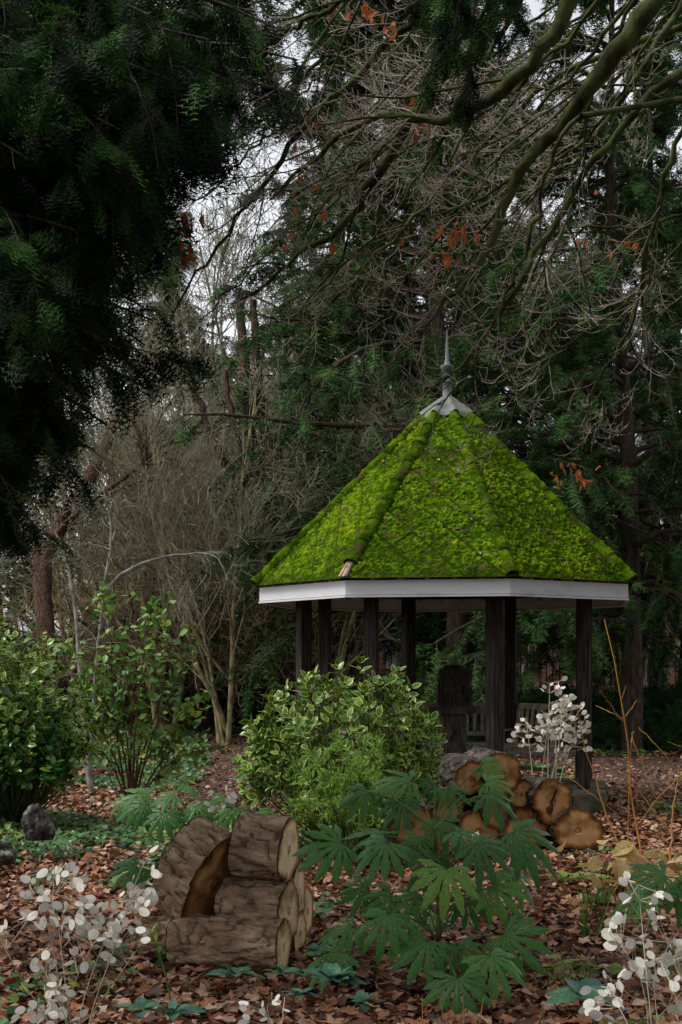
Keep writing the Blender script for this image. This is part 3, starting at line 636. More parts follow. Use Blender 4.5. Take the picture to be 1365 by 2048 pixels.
# ------------------------------------------------------------ conifers
def conifer_mesh(H, Rc, clear, seed, nl=85, trunks=1, droopz=-.5, spray=.27, dens=1.0, spread=1.5, open_side=None):
    global rng
    rng = np.random.default_rng(seed)
    tr = MB(); cr = MB()
    if trunks == 1:
        tp, trr = grow([[0, 0, -.2]], [[0, 0, 1]], [H], [.27], 12, .03, tip=.1)
    else:
        b = rng.normal(0, .1, (trunks, 3)) * [1, 1, 0]; b[:, 2] = -.2
        d = rng.normal(0, .2, (trunks, 3)) * [1, .6, 0] + [0, 0, 1]; tp, trr = grow(b, d, H * rng.uniform(.7, 1, trunks), rng.uniform(.1, .2, trunks), 12, .06, trop=(0, 0, .2), tip=.12)
    tubes(tr, tp, trr, 9)
    # limbs
    N = nl; ti = rng.integers(0, len(tp), N); t = np.linspace(clear / H, .985, N); u = t * 11; i = np.minimum(u.astype(int), 10); f = (u - i)[:, None]
    st = tp[ti, i] * (1 - f) + tp[ti, i + 1] * f
    an = rng.uniform(0, 2 * np.pi, N); el = .15 + .55 * t; d = np.stack([np.cos(an) * np.cos(el), np.sin(an) * np.cos(el), np.sin(el)], 1)
    prof = Rc * np.clip(1.25 * (1 - t) ** .6, .12, 1) * rng.uniform(.55, 1.15, N)
    lp, lr = grow(st, d, prof, .02 + .012 * prof, 8, .09, trop=(0, 0, droopz), tip=.25); tubes(tr, lp, lr, 5, 1)
    s2 = spawn(lp, lr, 13 * dens, .12, 1, .9, .36, .5, flat=.5); ln = np.maximum(s2[2], .5); p2, r2 = grow(s2[0], s2[1], ln, s2[3], 5, .16, trop=(0, 0, -.45), tip=.3); tubes(tr, p2, r2, 3, 1)
    # sprays along the branchlets
    n = 38; N2 = len(p2); tt = rng.uniform(.1, 1, (N2, n)); uu = tt * 4; ii = np.minimum(uu.astype(int), 3); ff = (uu - ii)[..., None]; I = np.arange(N2)[:, None]
    sp = (p2[I, ii] * (1 - ff) + p2[I, ii + 1] * ff); sd = unit(p2[I, ii + 1] - p2[I, ii])
    side = rng.normal(0, 1, (N2, n, 3)); side[..., 2] = side[..., 2] * .3 - .55
    sd = unit(sd + side * .62).reshape(-1, 3); sp = sp.reshape(-1, 3)
    inner = np.repeat(rng.random(N2), n)      # whole branchlets of one tone: light and dark clumps
    va = np.clip(inner * .75 + rng.random(len(sp)) * .25, 0, .99)
    scatter(cr, FR3, sp, frames(sd, roll=rng.normal(0, .5, len(sp))), spray * rng.uniform(.6, 1.25, len(sp)), a=va)
    return tr, cr
specs = {}
def conifer(key, x, y, rz, sc, name, label, cat='tree', mats=None, grp='evergreens behind the summerhouse'):
    tr, cr, mt, ml = specs[key]
    o = thing(name, label, cat, (x, y, float(gz(x, y))), grp, rz=rz); o.scale = (sc, sc, sc)
    link('trunk', tr, o); link('crown', cr, o); return o
for key, args, mt, ml in (('a', dict(H=19, Rc=5.2, clear=2.9, seed=11, nl=105, dens=1.05), 'bark_dark', 'conifer'),
                          ('b', dict(H=17, Rc=4.3, clear=2.4, seed=12, nl=85, dens=1), 'bark_dark', 'conifer_blue'),
                          ('c', dict(H=15, Rc=4, clear=4.4, seed=13, nl=50, trunks=6, dens=.9), 'bark_red', 'conifer_light')):
    tr, cr = conifer_mesh(**args); specs[key] = (tr.mesh('trunk', [G[mt], G['bark_dark']]), cr.mesh('crown', G[ml]), mt, ml)
rng = np.random.default_rng(99)
conifer('a', 2.35, 27.5, .4, .95, 'yew_tree', 'broad dark evergreen directly behind the summerhouse finial')
conifer('a', 5.6, 26.5, 2.2, .85, 'yew_tree', 'dark evergreen at the right edge in front of the railings')
conifer('b', 4.2, 34.5, 1.0, 1.1, 'conifer_tree', 'bluish evergreen behind the right slope of the mossy roof')
o = conifer('c', -1.55, 35.5, .2, 1.05, 'yew_tree', 'evergreen with several bare reddish stems left of the summerhouse roof')
for pts, r0, r1 in (([(548, 1460), (548, 1180), (535, 1050), (520, 950), (497, 850), (488, 740), (480, 600)], .24, .12), ([(542, 1070), (546, 950), (530, 850), (514, 740), (508, 600)], .2, .1), ([(535, 1050), (480, 960), (432, 900), (408, 830), (380, 740)], .17, .06), ([(542, 1040), (560, 900), (568, 800), (574, 640)], .11, .07), ([(540, 1060), (505, 980), (470, 860), (450, 740)], .13, .06), ([(532, 1040), (480, 1012), (420, 1002), (360, 1016), (290, 1035)], .08, .03)):
    p = smooth_path([P(a, b, 31 + .3 * math.sin(a)) for a, b in pts], 20); p[1:] += rng.normal(0, .02, (19, 3)); mb = MB(); tubes(mb, p, np.linspace(r0, r1, 20) * .8, 12); st_ = mb.build('stem', G['bark_red'], None); st_.parent = o; st_.matrix_parent_inverse = Matrix.Rotation(-.2, 4, 'Z') @ Matrix.Scale(1 / 1.05, 4) @ Matrix.Translation(-o.location)
conifer('b', .3, 38, 3.0, 1.15, 'conifer_tree', 'tall evergreen above the left slope of the mossy roof')
conifer('a', .4, 31, 4.0, .9, 'yew_tree', 'green evergreen just left of the roof apex')
conifer('b', 8.6, 31, 5.2, .95, 'conifer_tree', 'evergreen beyond the right frame edge behind the orange stems')
conifer('b', -9.4, 38, 1.9, .95, 'conifer_tree', 'evergreen far left behind the leaning brown trunk')
conifer('a', -6.2, 50, .9, .6, 'yew_tree', 'distant evergreen showing through bare twigs on the left')

for i, (x, y) in enumerate(((-7, -6), (-1.5, -9), (4, -6.5), (9.5, -2), (13, 5), (14, 14), (-12, 2), (-14, 20))):  # rest of the wood, out of view: added to keep side light off the summerhouse
    conifer('ab'[i % 2], x, y, i * 1.3, .95, 'conifer_tree', ('evergreen standing behind the photographer\'s back, number counted from the left side' if 0 else 'unseen evergreen of the surrounding wood, added to block side light'), grp='unseen evergreens of the surrounding wood added to block side light')
# hedge: low clipped-out evergreen band
def hedge_mb(x0, x1, y, h, d, n, T, s):
    x = rng.uniform(x0, x1, n); yy = y + rng.uniform(-d, d, n); hh = h * (.75 + .5 * vnoise(np.stack([x * .9, yy * .7, x * 0], 1)))
    z = hh * (1 - (np.abs(yy - y) / d) ** 3 * .7) * rng.random(n) ** .5
    dr = rng.normal(0, 1, (n, 3)) + [0, -.5, .8]; mb = MB(); scatter(mb, T, np.stack([x, yy, z + gz(x, yy)], 1), frames(dr, roll=rng.uniform(-1, 1, n)), s * rng.uniform(.6, 1.3, n), a=np.clip(.6 * vnoise(np.stack([x, yy, z], 1) * 1.3) + .4 * rng.random(n), 0, .99)); return mb
hg = thing('hedge', 'low dark green hedge in front of the railings right of the summerhouse', 'hedge', (5, 27.4, 0))
hedge_mb(.6, 9, 27.4, 1.35, .9, 15000, FR5, .26).build('foliage', G['hedge'], hg)
st = np.stack([rng.uniform(.6, 9, 60), 27.4 + rng.uniform(-.4, .4, 60), np.zeros(60)], 1); pp, rr = grow(st, rng.normal(0, .3, (60, 3)) + [0, 0, 1], np.full(60, 1.1), np.full(60, .02)); mb = MB(); tubes(mb, pp, rr, 4); mb.build('stems', G['bark_dark'], hg)
hg = thing('hedge', 'dark evergreen undergrowth along the far left of the wood', 'hedge', (-6, 35.5, 0))
hedge_mb(-12, .5, 35.5, 2.0, 1.2, 13000, FR5, .34).build('foliage', G['hedge'], hg)

# ------------------------------------------------------------ bare trees and thickets
def bare(n0, H, r0, levels, seed, spread=.35, wob=.12, trop=(0, 0, .3), base=.1, K=7, lean=(0, 0, 0)):
    global rng
    keep = rng; rng = np.random.default_rng(seed); b = rng.normal(0, base, (n0, 3)); b[:, 2] = -.1
    d = rng.normal(0, spread, (n0, 3)) + np.array([0, 0, 1.]) + np.asarray(lean); out = []
    p, r = grow(b, d, H * rng.uniform(.7, 1, n0), r0 * rng.uniform(.6, 1, n0), K, wob, trop, .25); out.append((p, r))
    for (n, ang, lr, rr_, wb, tp) in levels:
        s = spawn(p, r, n, .18, 1, ang, lr, rr_); p, r = grow(s[0], s[1], s[2], np.maximum(s[3], .0035), 5, wb, tp, .3); out.append((p, r))
    rng = keep; return out
def bare_mesh(out, mats, nm, minr=.0):
    mb = MB()
    for i, (p, r) in enumerate(out): tubes(mb, p, np.maximum(r, minr), 7 if i == 0 else (5 if i == 1 else 3), mi=0 if i < 2 else 1)
    return mb.mesh(nm, mats)
th = bare(7, 4.0, .05, [(9, .75, .5, .6, .2, (0, 0, .1)), (7, .8, .55, .6, .26, (0, 0, 0)), (5, .8, .6, .6, .3, (0, 0, 0))], 5, .42, .14, base=.16)
thm = bare_mesh(th, [G['bark_red'], G['twig_olive']], 'branches', .0036)
def bush(x, y, rz, sc, label, me=thm, nm='bare_shrub', grp='bare tangled shrubs on the left'):
    o = thing(nm, label, 'shrub', (x, y, float(gz(x, y))), grp, rz=rz); o.scale = (sc, sc, sc * 1.0); link('branches', me, o); return o
bush(-3.0, 32, 0, 1.4, 'tangled leafless brown shrub with many stems beside the path left of the summerhouse')
bush(-1.5, 30.5, 2.1, 1.25, 'leafless tangled shrub reaching towards the left eave of the summerhouse')
bush(-5.4, 31, 4.0, 1.4, 'leafless tangled shrub behind the pale grey small tree')
bush(-7.6, 28, 1.0, 1.0, 'leafless tangled shrub at the left edge behind the evergreen bush')
bush(-4.2, 36, 3.1, 2.0, 'tall leafless thicket standing behind the other bare shrubs')
bush(-2.2, 37.5, .7, 1.9, 'leafless thicket around the foot of the red stemmed evergreen')
bush(-4.9, 33.5, 1.7, 1.5, 'leafless shrub between the leaning trunk and the path')
bush(-6.6, 39, 5.1, 2.1, 'leafless thicket farthest back on the left')
tw = bare(2, 14, .16, [(14, .7, .42, .5, .12, (0, 0, .35)), (9, .7, .5, .5, .2, (0, 0, .3)), (7, .7, .5, .5, .25, (0, 0, .2))], 6, .12, .05, base=.2, K=9)
twm = bare_mesh(tw, [G['bark_grey'], G['twig_straw']], 'branches', .008)
for x, y, rz, sc, lb in ((-3.6, 41, 0, 1.0, 'pale leafless tree standing behind the red stemmed evergreen'), (-8.2, 44, 2, 1.1, 'pale leafless tree at far left behind the yew boughs'), (8.6, 38, 1, 1.15, 'pale leafless tree at the upper right edge'), (10.4, 46, 4, 1.25, 'pale leafless tree farthest right beyond the railings'), (-.8, 48, 3, 1.2, 'pale leafless tree seen between evergreens left of the roof apex'), (5.4, 47, 5, 1.2, 'pale leafless tree behind evergreens right of the roof apex'), (-5.6, 52, 5.6, 1.3, 'pale leafless tree deep in the wood on the left')):
    o = thing('bare_tree', lb, 'tree', (x, y, float(gz(x, y))), 'leafless trees in the background', rz=rz); o.scale = (sc,) * 3; link('branches', twm, o)
fv = bare(4, 9, .07, [(12, .6, .45, .5, .14, (0, 0, .3)), (10, .7, .5, .5, .2, (0, 0, .15)), (9, .7, .55, .5, .26, (0, 0, .1))], 16, .16, .07, base=.15, K=9)
fvm = bare_mesh(fv, [G['twig_olive'], G['twig_straw']], 'branches', .0045)
for x, y, rz, sc, lb in ((-3.9, 30, 0, 1.05, 'fine twigged leafless tree left of the red stemmed evergreen'), (-2.3, 28.5, 1.4, .95, 'fine twigged leafless tree between leaning trunk and summerhouse'), (-5.8, 33, 2.8, 1.1, 'fine twigged leafless tree behind the yew boughs at left'), (-.5, 30, 4.4, 1.15, 'fine twigged leafless tree left above the summerhouse eave'), (6.3, 29.5, 5.5, 1.2, 'fine twigged leafless tree at the right frame edge'), (-3.2, 36, 5.0, 1.4, 'tall fine twigged leafless tree in the gap left of the red stems')):
    o = thing('bare_tree', lb, 'tree', (x, y, float(gz(x, y))), 'leafless trees in the background', rz=rz); o.scale = (sc,) * 3; link('branches', fvm, o)
conifer('a', -4.0, 46, .9, .9, 'yew_tree', 'dim distant evergreen filling the gap between bare twigs on the left')
conifer('b', 9.6, 42, 2.9, 1.2, 'conifer_tree', 'dim distant evergreen behind the twigs at the upper right')
# thick smooth trunk at right edge
o = thing('bare_tree', 'thick brown trunk rising beside the railings at the right edge', 'tree', (8.0, 32., 0.1)); p, r = grow([[8.0, 32., 0]], [[.05, 0, 1]], [16], [.3], 12, .03, tip=.4); mb = MB(); tubes(mb, p, r, 14); mb.build('trunk', G['bark_red'], o)
# leaning brown trunk on the left
o = thing('leaning_tree', 'crooked brown trunk leaning right behind the pale small tree', 'tree', tuple(P(100, 1480, 27)))
mb = MB(); 
for pts, r0, r1 in (([(105, 1480), (98, 1300), (85, 1180), (72, 1110), (85, 1095)], .2, .17), ([(85, 1180), (80, 1115), (110, 1080), (125, 1040), (150, 1000), (185, 950), (230, 860), (260, 780), (300, 690)], .19, .09)):
    p = smooth_path([P(a, b, 27 + .004 * (1480 - b)) for a, b in pts], 18); p += rng.normal(0, .015, p.shape); tubes(mb, p, np.linspace(r0, r1, 18), 12)
mb.build('trunk', G['bark_red'], o)
p = smooth_path([P(a, b, 27.5) for a, b in [(110, 1070), (180, 1000), (250, 960), (330, 880), (420, 860)]], 12); mb = MB(); tubes(mb, p, np.linspace(.07, .02, 12), 6)
s = spawn(p[None], np.linspace(.07, .02, 12)[None], 14, .2, 1, .8, .4, .5); p2, r2 = grow(s[0], s[1], s[2], s[3], 6, .2); tubes(mb, p2, r2, 4); s = spawn(p2, r2, 9, .1, 1, .8, .5, .5); p2, r2 = grow(s[0], s[1], s[2], np.maximum(s[3], .006), 5, .2); tubes(mb, p2, r2, 3); mb.build('branches', G['bark_red'], o)

# pale lichen-grey small tree with arching twigs
Y = 19.
o = thing('small_tree', 'small leafless tree with pale grey lichened forking trunks and arching twigs', 'tree', tuple(P(180, 1620, Y)))
mains = [([(185, 1620), (172, 1480), (165, 1380), (155, 1280), (148, 1190), (140, 1130), (128, 1100), (110, 1060)], .045, .016),
         ([(150, 1210), (140, 1140), (120, 1090), (85, 1065), (40, 1080), (0, 1120)], .024, .007), ([(140, 1130), (135, 1060), (150, 1010), (160, 970)], .018, .007),
         ([(178, 1560), (190, 1400), (200, 1250), (212, 1160), (222, 1100), (226, 1060), (222, 1010), (205, 970)], .042, .01),
         ([(205, 1190), (240, 1150), (280, 1125), (330, 1112), (380, 1110), (410, 1098), (440, 1110), (455, 1160)], .028, .007),
         ([(330, 1112), (365, 1125), (378, 1180), (372, 1230)], .01, .004), ([(225, 1080), (240, 1020), (222, 990), (180, 985), (150, 1010)], .012, .005), ([(222, 1100), (180, 1085), (145, 1095)], .01, .005)]
mb = MB(); allp = []
for pts, r0, r1 in mains:
    p = smooth_path([P(a, b, Y + .3 * math.sin(a * .02)) for a, b in pts], 14); p += rng.normal(0, .008, p.shape); p[0] = P(*pts[0], Y + .3 * math.sin(pts[0][0] * .02)); r = np.linspace(r0, r1, 14); tubes(mb, p, r, 8); allp.append((p, r))
tk = mb.build('trunk', G['bark_grey'], o); mb = MB()
pp = np.array([a for a, b in allp]); rr = np.array([b for a, b in allp])
s = spawn(pp, rr, 13, .3, 1, .9, .4, .5, ln=1.6); p2, r2 = grow(s[0], s[1], s[2], np.maximum(s[3] * .6, .004), 7, .16, (0, 0, -.5), .4); tubes(mb, p2, r2, 4)
s = spawn(p2, r2, 5, .2, 1, .8, .5, .6); p3, r3 = grow(s[0], s[1], s[2], np.maximum(s[3], .003), 5, .2, (0, 0, -.5)); tubes(mb, p3, r3, 3); mb.build('twigs', G['bark_grey'], o, kind='stuff')

# ------------------------------------------------------------ overhead bare branches with buds and a few dead leaves
TW = [([(1430, -120), (1330, -20), (1240, 90), (1200, 150), (1165, 188), (1163, 232), (1130, 250), (1080, 285), (1040, 345), (1005, 400), (985, 470), (965, 540), (900, 600), (840, 660)], .05, .006, 7.6),
      ([(1180, -60), (1120, 60), (1060, 130), (1010, 180), (960, 215), (910, 243), (860, 245), (800, 232), (740, 230), (700, 250), (650, 300), (590, 345), (540, 400)], .032, .005, 7.0),
      ([(960, -60), (905, 100), (860, 180), (815, 235), (790, 290), (760, 350), (725, 400), (695, 450), (655, 480), (600, 495), (540, 560), (480, 600)], .034, .005, 8.0),
      ([(1450, 90), (1365, 140), (1290, 200), (1240, 260), (1180, 335), (1120, 430), (1080, 500), (1020, 600), (970, 680), (910, 750), (830, 800), (760, 830)], .03, .005, 8.4),
      ([(960, -40), (890, 20), (800, 60), (750, 110), (690, 170), (640, 220), (580, 290), (530, 360), (480, 430), (420, 510), (370, 570), (340, 640)], .022, .004, 7.4),
      ([(1420, 150), (1365, 260), (1335, 340), (1312, 430), (1285, 530), (1280, 620), (1200, 760), (1160, 830)], .02, .005, 8.8),
      ([(1500, -150), (1365, 10), (1300, 110), (1240, 220), (1160, 300), (1090, 330), (1020, 370), (930, 450), (850, 520), (760, 600), (690, 640)], .026, .004, 9.0),
      ([(760, -60), (700, -5), (640, 25), (590, 50), (540, 90), (500, 150)], .018, .005, 6.8),
      ([(1365, 430), (1250, 455), (1150, 460), (1060, 470), (960, 440), (880, 470)], .012, .004, 9.4),
      ([(1230, 100), (1140, 130), (1040, 210), (960, 300), (880, 400), (780, 480), (700, 570), (620, 650), (560, 700)], .02, .004, 9.3),
      ([(1163, 232), (1100, 300), (1090, 380), (1050, 500), (1000, 620), (950, 720), (900, 800), (870, 810)], .014, .004, 7.6),
      ([(1420, 420), (1300, 560), (1200, 640), (1120, 700), (1040, 790), (1010, 860)], .014, .004, 9.8),
      ([(1060, -40), (960, 60), (880, 160), (800, 260), (720, 330), (640, 420), (560, 480), (480, 560), (400, 640)], .016, .004, 9.0),
      ([(900, -50), (780, 60), (700, 120), (620, 170), (560, 240)], .014, .004, 8.4)]
for i_ in range(15):
    x_ = rng.uniform(650, 1500); y_ = -90; a_ = rng.uniform(.62, 1.12); L_ = []; Lm = rng.uniform(600, 1050)
    for k_ in range(9): L_.append((x_, y_)); x_ -= Lm / 8 * math.cos(a_); y_ += Lm / 8 * math.sin(a_); a_ += rng.normal(-.03, .12)
    TW.append((L_, rng.uniform(.008, .016), .0035, rng.uniform(7.5, 10.5)))
o = thing('beech_tree', 'leafless overhead tree whose mossy boughs sweep down from the upper right', 'tree', (6.5, 9, 0))
root = np.array([6.0, 8.6, 6.2]); mb = MB()
p, r = grow([[6.5, 9, -.2]], [[-.02, 0, 1]], [12], [.3], 10, .03, tip=.3); tubes(mb, p, r, 14); trunk = p[0]; mb.build('trunk', G['bark_moss'], o)
mb = MB(); mp = []; mr = []
for pts, r0, r1, Yb in TW:
    ys = Yb + np.linspace(-.3, .5, len(pts)); q = [P(a, b, y_) for (a, b), y_ in zip(pts, ys)]
    at = trunk[np.argmin(np.abs(trunk[:, 2] - (q[0][2] + .8 if q[0][0] / q[0][1] < .262 else q[0][2] - .6)))]; 
    lr_ = r0
    lead = smooth_path([at, at + (q[0] - at) * .5 + [0, 0, .7 if q[0][0] / q[0][1] < .262 else .1], q[0]], 7); tubes(mb, lead, np.linspace(max(r0 * 1.5, .02), r0 * 1.1, 7), 7)
    p = smooth_path(q, 26); p[1:-1] += rng.normal(0, .012, (24, 3)); r0 *= 1.35 if r0 > .031 else 1.05; r = (r1 + (r0 - r1) * (1 - np.linspace(0, 1, 26)) ** .8) * (1 + .08 * rng.normal(0, 1, 26)); p[0] = q[0]; r[0] = r0; tubes(mb, p, np.abs(r), 7 if r0 > .02 else 5); mp.append(p); mr.append(np.linspace(r0, r1, 26))
mb.build('bough', G['bark_moss'], o)
mp = np.array(mp); mr = np.array(mr); mb = MB(); tb = MB(); bud = MB()
s = spawn(mp, mr, 9, .08, .98, .45, .4, .42, ln=2.2, flat=.2, bias=(-.5, 0, -.4)); p2, r2 = grow(s[0], s[1], s[2], np.clip(s[3], .0035, .009), 8, .12, (-.12, 0, -.12), .4); tubes(mb, p2, r2, 5)
mb.build('branches', G['bark_moss'], o)
s = spawn(p2, r2, 5, .1, 1, .6, .45, .6, bias=(-.3, 0, .1)); p3, r3 = grow(s[0], s[1], s[2], np.clip(s[3], .0019, .003), 6, .18, (0, 0, .25), .6); tubes(tb, p3, r3, 3)
s = spawn(p3, r3, 4, .1, 1, .7, .45, .7, bias=(0, 0, .6)); p4, r4 = grow(s[0], s[1], np.maximum(s[2], .05), np.full(len(s[3]), .0015), 4, .2, (0, 0, .5), .7); tubes(tb, p4, r4, 3)
tb.build('twigs', G['twig_pale'], o, kind='stuff')
BUD = (np.array([[0, -.25, 0], [0, .12, .2], [0, .12, -.2], [1, 0, 0]]), np.array([[0, 1, 3], [1, 2, 3], [2, 0, 3]]))
for q in (p3, p4): scatter(bud, BUD, q[:, -1], frames(q[:, -1] - q[:, -2]), rng.uniform(.012, .019, len(q)))
bud.build('buds', G['bud'], o, kind='stuff')
al = [MB().add(LT[k][0] * [1, .8, 1.6], LT[k][1], 0, 0).mesh('dead_leaf', G['autumn']) for k in range(3)]
def dl(cx, cy, n, sp, Y):
    for i in range(n):
        p = P(cx + rng.normal(0, sp[0]), cy + rng.normal(0, sp[1]), Y + rng.normal(0, .12)); x = rng.normal(0, .5, 3) + [0, 0, -1]
        link('dead_leaf', al[rng.integers(3)], o, mat=M4(p - np.array(o.location), frames(x[None], roll=rng.uniform(-3, 3, 1))[0], rng.uniform(.045, .08)))
for a in ((925, 465, 16, (32, 12), 8), (890, 510, 8, (14, 16), 8), (385, 450, 9, (14, 18), 7.3), (375, 510, 7, (7, 22), 7.3), (1140, 930, 14, (22, 22), 10), (835, 245, 5, (8, 30), 8), (1260, 490, 7, (18, 8), 9), (745, 30, 9, (50, 12), 7.5), (1010, 20, 8, (20, 14), 7), (780, 60, 3, (6, 10), 7), (660, 360, 6, (60, 80), 8), (590, 400, 5, (8, 50), 8), (1190, 420, 5, (50, 60), 9)): dl(*a)

# ------------------------------------------------------------ near dark yew hanging in from the left
o = thing('yew_tree', 'huge dark yew whose drooping boughs fill the upper left', 'tree', (-4.6, 8.5, 0))
p, r = grow([[-4.6, 8.5, -.2]], [[0, 0, 1]], [11], [.4], 10, .03, tip=.3); mb = MB(); tubes(mb, p, r, 14)
tips = [(600, 190, 6.6), (595, 120, 7.2), (560, 60, 6.4), (520, 250, 7), (500, 180, 6.2), (480, 300, 7.4), (440, 220, 6.6), (410, 340, 6.9), (390, 400, 7.3), (385, 300, 6.2), (365, 470, 6.8), (350, 420, 6.3), (330, 540, 7.2), (300, 500, 6.6), (280, 610, 7), (290, 690, 7.4), (305, 640, 6.5), (260, 760, 7), (240, 700, 6.4), (300, 780, 7.6), (215, 850, 6.8), (190, 900, 7.2), (170, 800, 6.3), (130, 920, 6.7), (80, 960, 7), (40, 1020, 6.6), (20, 1080, 7.2), (0, 950, 6.4), (60, 860, 6.9), (100, 700, 6.2), (200, 560, 6.4), (150, 460, 6.1), (260, 380, 6.2), (240, 260, 6), (340, 160, 6), (420, 80, 6.2), (480, 20, 6.6), (300, 30, 6), (120, 150, 6), (60, 320, 6), (40, 560, 6.2), (60, 700, 7.8), (200, 420, 8.2), (330, 280, 8.4), (440, 140, 8.2), (150, 250, 8.4), (220, 640, 8.2), (90, 480, 8.4), (120, 820, 8.3), (0, 780, 8.5), (250, 100, 8), (520, 100, 8.6), (20, 150, 7.5), (130, 30, 7.5), (570, 10, 7.8), (400, 250, 9), (300, 420, 9.2), (180, 340, 9.4), (80, 220, 9.4), (330, 100, 9.4), (460, 60, 9.2)]
mp = []
for (a, b, Y) in tips:
    e = P(a, b, Y); z0 = min(max(e[2] + rng.uniform(-.4, 1.0), 1.6), 9); s0 = np.array([-4.6, 8.5, z0 - .6]); m = s0 * .45 + e * .55 + [0, 0, .55 + .3 * rng.random()]; mp.append(smooth_path([s0, s0 * .75 + m * .25 + [0, 0, .25], m, e * .85 + m * .15 + [0, 0, .12], e], 16))
mp = np.array(mp); mr = np.tile(np.linspace(.045, .005, 16), (len(mp), 1)); tubes(mb, mp, mr, 6); mb.build('trunk', G['bark_dark'], o)
s = spawn(mp, mr, 30, .4, 1, .8, .13, .5, ln=3.2, flat=.3); tk_ = s[0]; p2, r2 = grow(s[0], s[1], s[2], np.clip(s[3], .002, .006), 6, .12, (0, 0, -.5), .4)
allx = CX + F * p2[..., 0] / p2[..., 1]; ally = HZ - F * (p2[..., 2] - CZ) / p2[..., 1]
edge = np.interp(ally, [-400, 0, 150, 250, 340, 480, 560, 680, 780, 880, 960, 1080, 1120, 1400], [620, 615, 620, 590, 450, 395, 330, 310, 300, 235, 170, 45, -40, -100])
okb = (allx.max(1) < edge.max(1) + 10); p2 = p2[okb]; r2 = r2[okb]
mb = MB(); tubes(mb, p2, r2, 3); mb.build('branchlets', G['bark_dark'], o)
def hang(p2, n, sc, cr):
    N2, K = p2.shape[:2]; tt = rng.uniform(0, 1, (N2, n)); uu = tt * (K - 1); ii = np.minimum(uu.astype(int), K - 2); ff = (uu - ii)[..., None]; I = np.arange(N2)[:, None]
    sp = (p2[I, ii] * (1 - ff) + p2[I, ii + 1] * ff).reshape(-1, 3); sd = unit(p2[I, ii + 1] - p2[I, ii]); side = rng.normal(0, 1, (N2, n, 3)); side[..., 2] *= .4
    sd = unit(sd + side * .55 + np.array([0, 0, -.25])).reshape(-1, 3)
    cl = np.repeat(rng.random(N2) ** 1.6, n); scatter(cr, SH, sp, frames(sd, roll=rng.normal(0, .4, len(sp))), sc * rng.uniform(.6, 1.2, len(sp)), a=np.clip(cl * .8 + rng.random(len(sp)) * .2, 0, .99))
def bough_mesh(k, L=.62, n2=9, sc=.15):
    q, qr = grow([[0, 0, 0]], [[1, 0, 0]], [L], [.004], 7, .07, (0, 0, -.55), .4); a = spawn(q, qr, n2, .05, 1, .75, .42, .6, flat=.8); b, br = grow(a[0], a[1], a[2], np.full(len(a[0]), .002), 5, .1, (0, 0, -.6)); c = MB(); tubes(c, q, qr, 3, 1); tubes(c, b, br, 3, 1)
    hang(b, 7, sc, c); hang(q, 12, sc, c); return c.mesh('spray', [G['yew_dark'], G['bark_dark']])
BM = [bough_mesh(k) for k in range(4)]
def put_sprays(par, p2, N, s0=.8, s1=1.25):
    loc = np.array(par.location); idx = rng.permutation(len(p2))[:N]
    for i in idx:
        k = rng.integers(0, 4); d = unit(p2[i, k + 1] - p2[i, k]); d = unit(d * [1, 1, .6] + rng.normal(0, .25, 3)); R = frames(d[None], roll=rng.normal(0, .35, 1))[0]
        link('spray', BM[rng.integers(4)], par, mat=M4(p2[i, k] - loc, R, rng.uniform(s0, s1)))
def lim(p): return np.interp(HZ - F * (p[..., 2] - CZ) / p[..., 1], [-400, 0, 150, 250, 340, 480, 560, 680, 780, 880, 960, 1080, 1120, 1400], [600, 600, 600, 560, 410, 350, 290, 280, 270, 210, 140, 30, -50, -100]) - (CX + F * p[..., 0] / p[..., 1])
ex = p2[:, -1] + [.4, 0, -.15]; far = lim(ex); keep_ = (far > -15); p2s = p2[keep_]
# the outermost ones first, so the ragged outline is well filled
put_sprays(o, p2s, 640)
# a second hanging bough at the top centre
o2 = thing('yew_bough', 'dark yew bough hanging down at the top centre of the view', 'tree', tuple(P(930, -250, 6.4)))
mb = MB(); q = []
for pts, Yb in (([(930, -250), (900, -60), (880, 60), (858, 150)], 6.4), ([(930, -250), (950, -40), (945, 80), (935, 150), (940, 215)], 6.5), ([(930, -250), (1000, -80), (1030, 10), (1040, 40)], 6.3), ([(930, -250), (920, -30), (915, 50), (900, 90)], 6.2), ([(930, -250), (970, -60), (990, 20), (985, 60)], 6.6), ([(930, -250), (890, -80), (850, -10), (840, 30)], 6.7)):
    q.append(smooth_path([P(a, b, Yb) for a, b in pts], 12))
q = np.array(q); qr = np.tile(np.linspace(.02, .003, 12), (len(q), 1)); tubes(mb, q, qr, 5); s = spawn(q, qr, 16, .4, 1, .6, .1, .5, ln=2, flat=.3); p2, r2 = grow(s[0], s[1], np.minimum(s[2], .25), np.clip(s[3], .0015, .004), 5, .12, (0, 0, -.6)); tubes(mb, p2, r2, 3); mb.build('stem', G['bark_dark'], o2)
cr = MB(); hang(p2, 9, .11, cr); cr.build('crown', G['yew_dark'], o2)

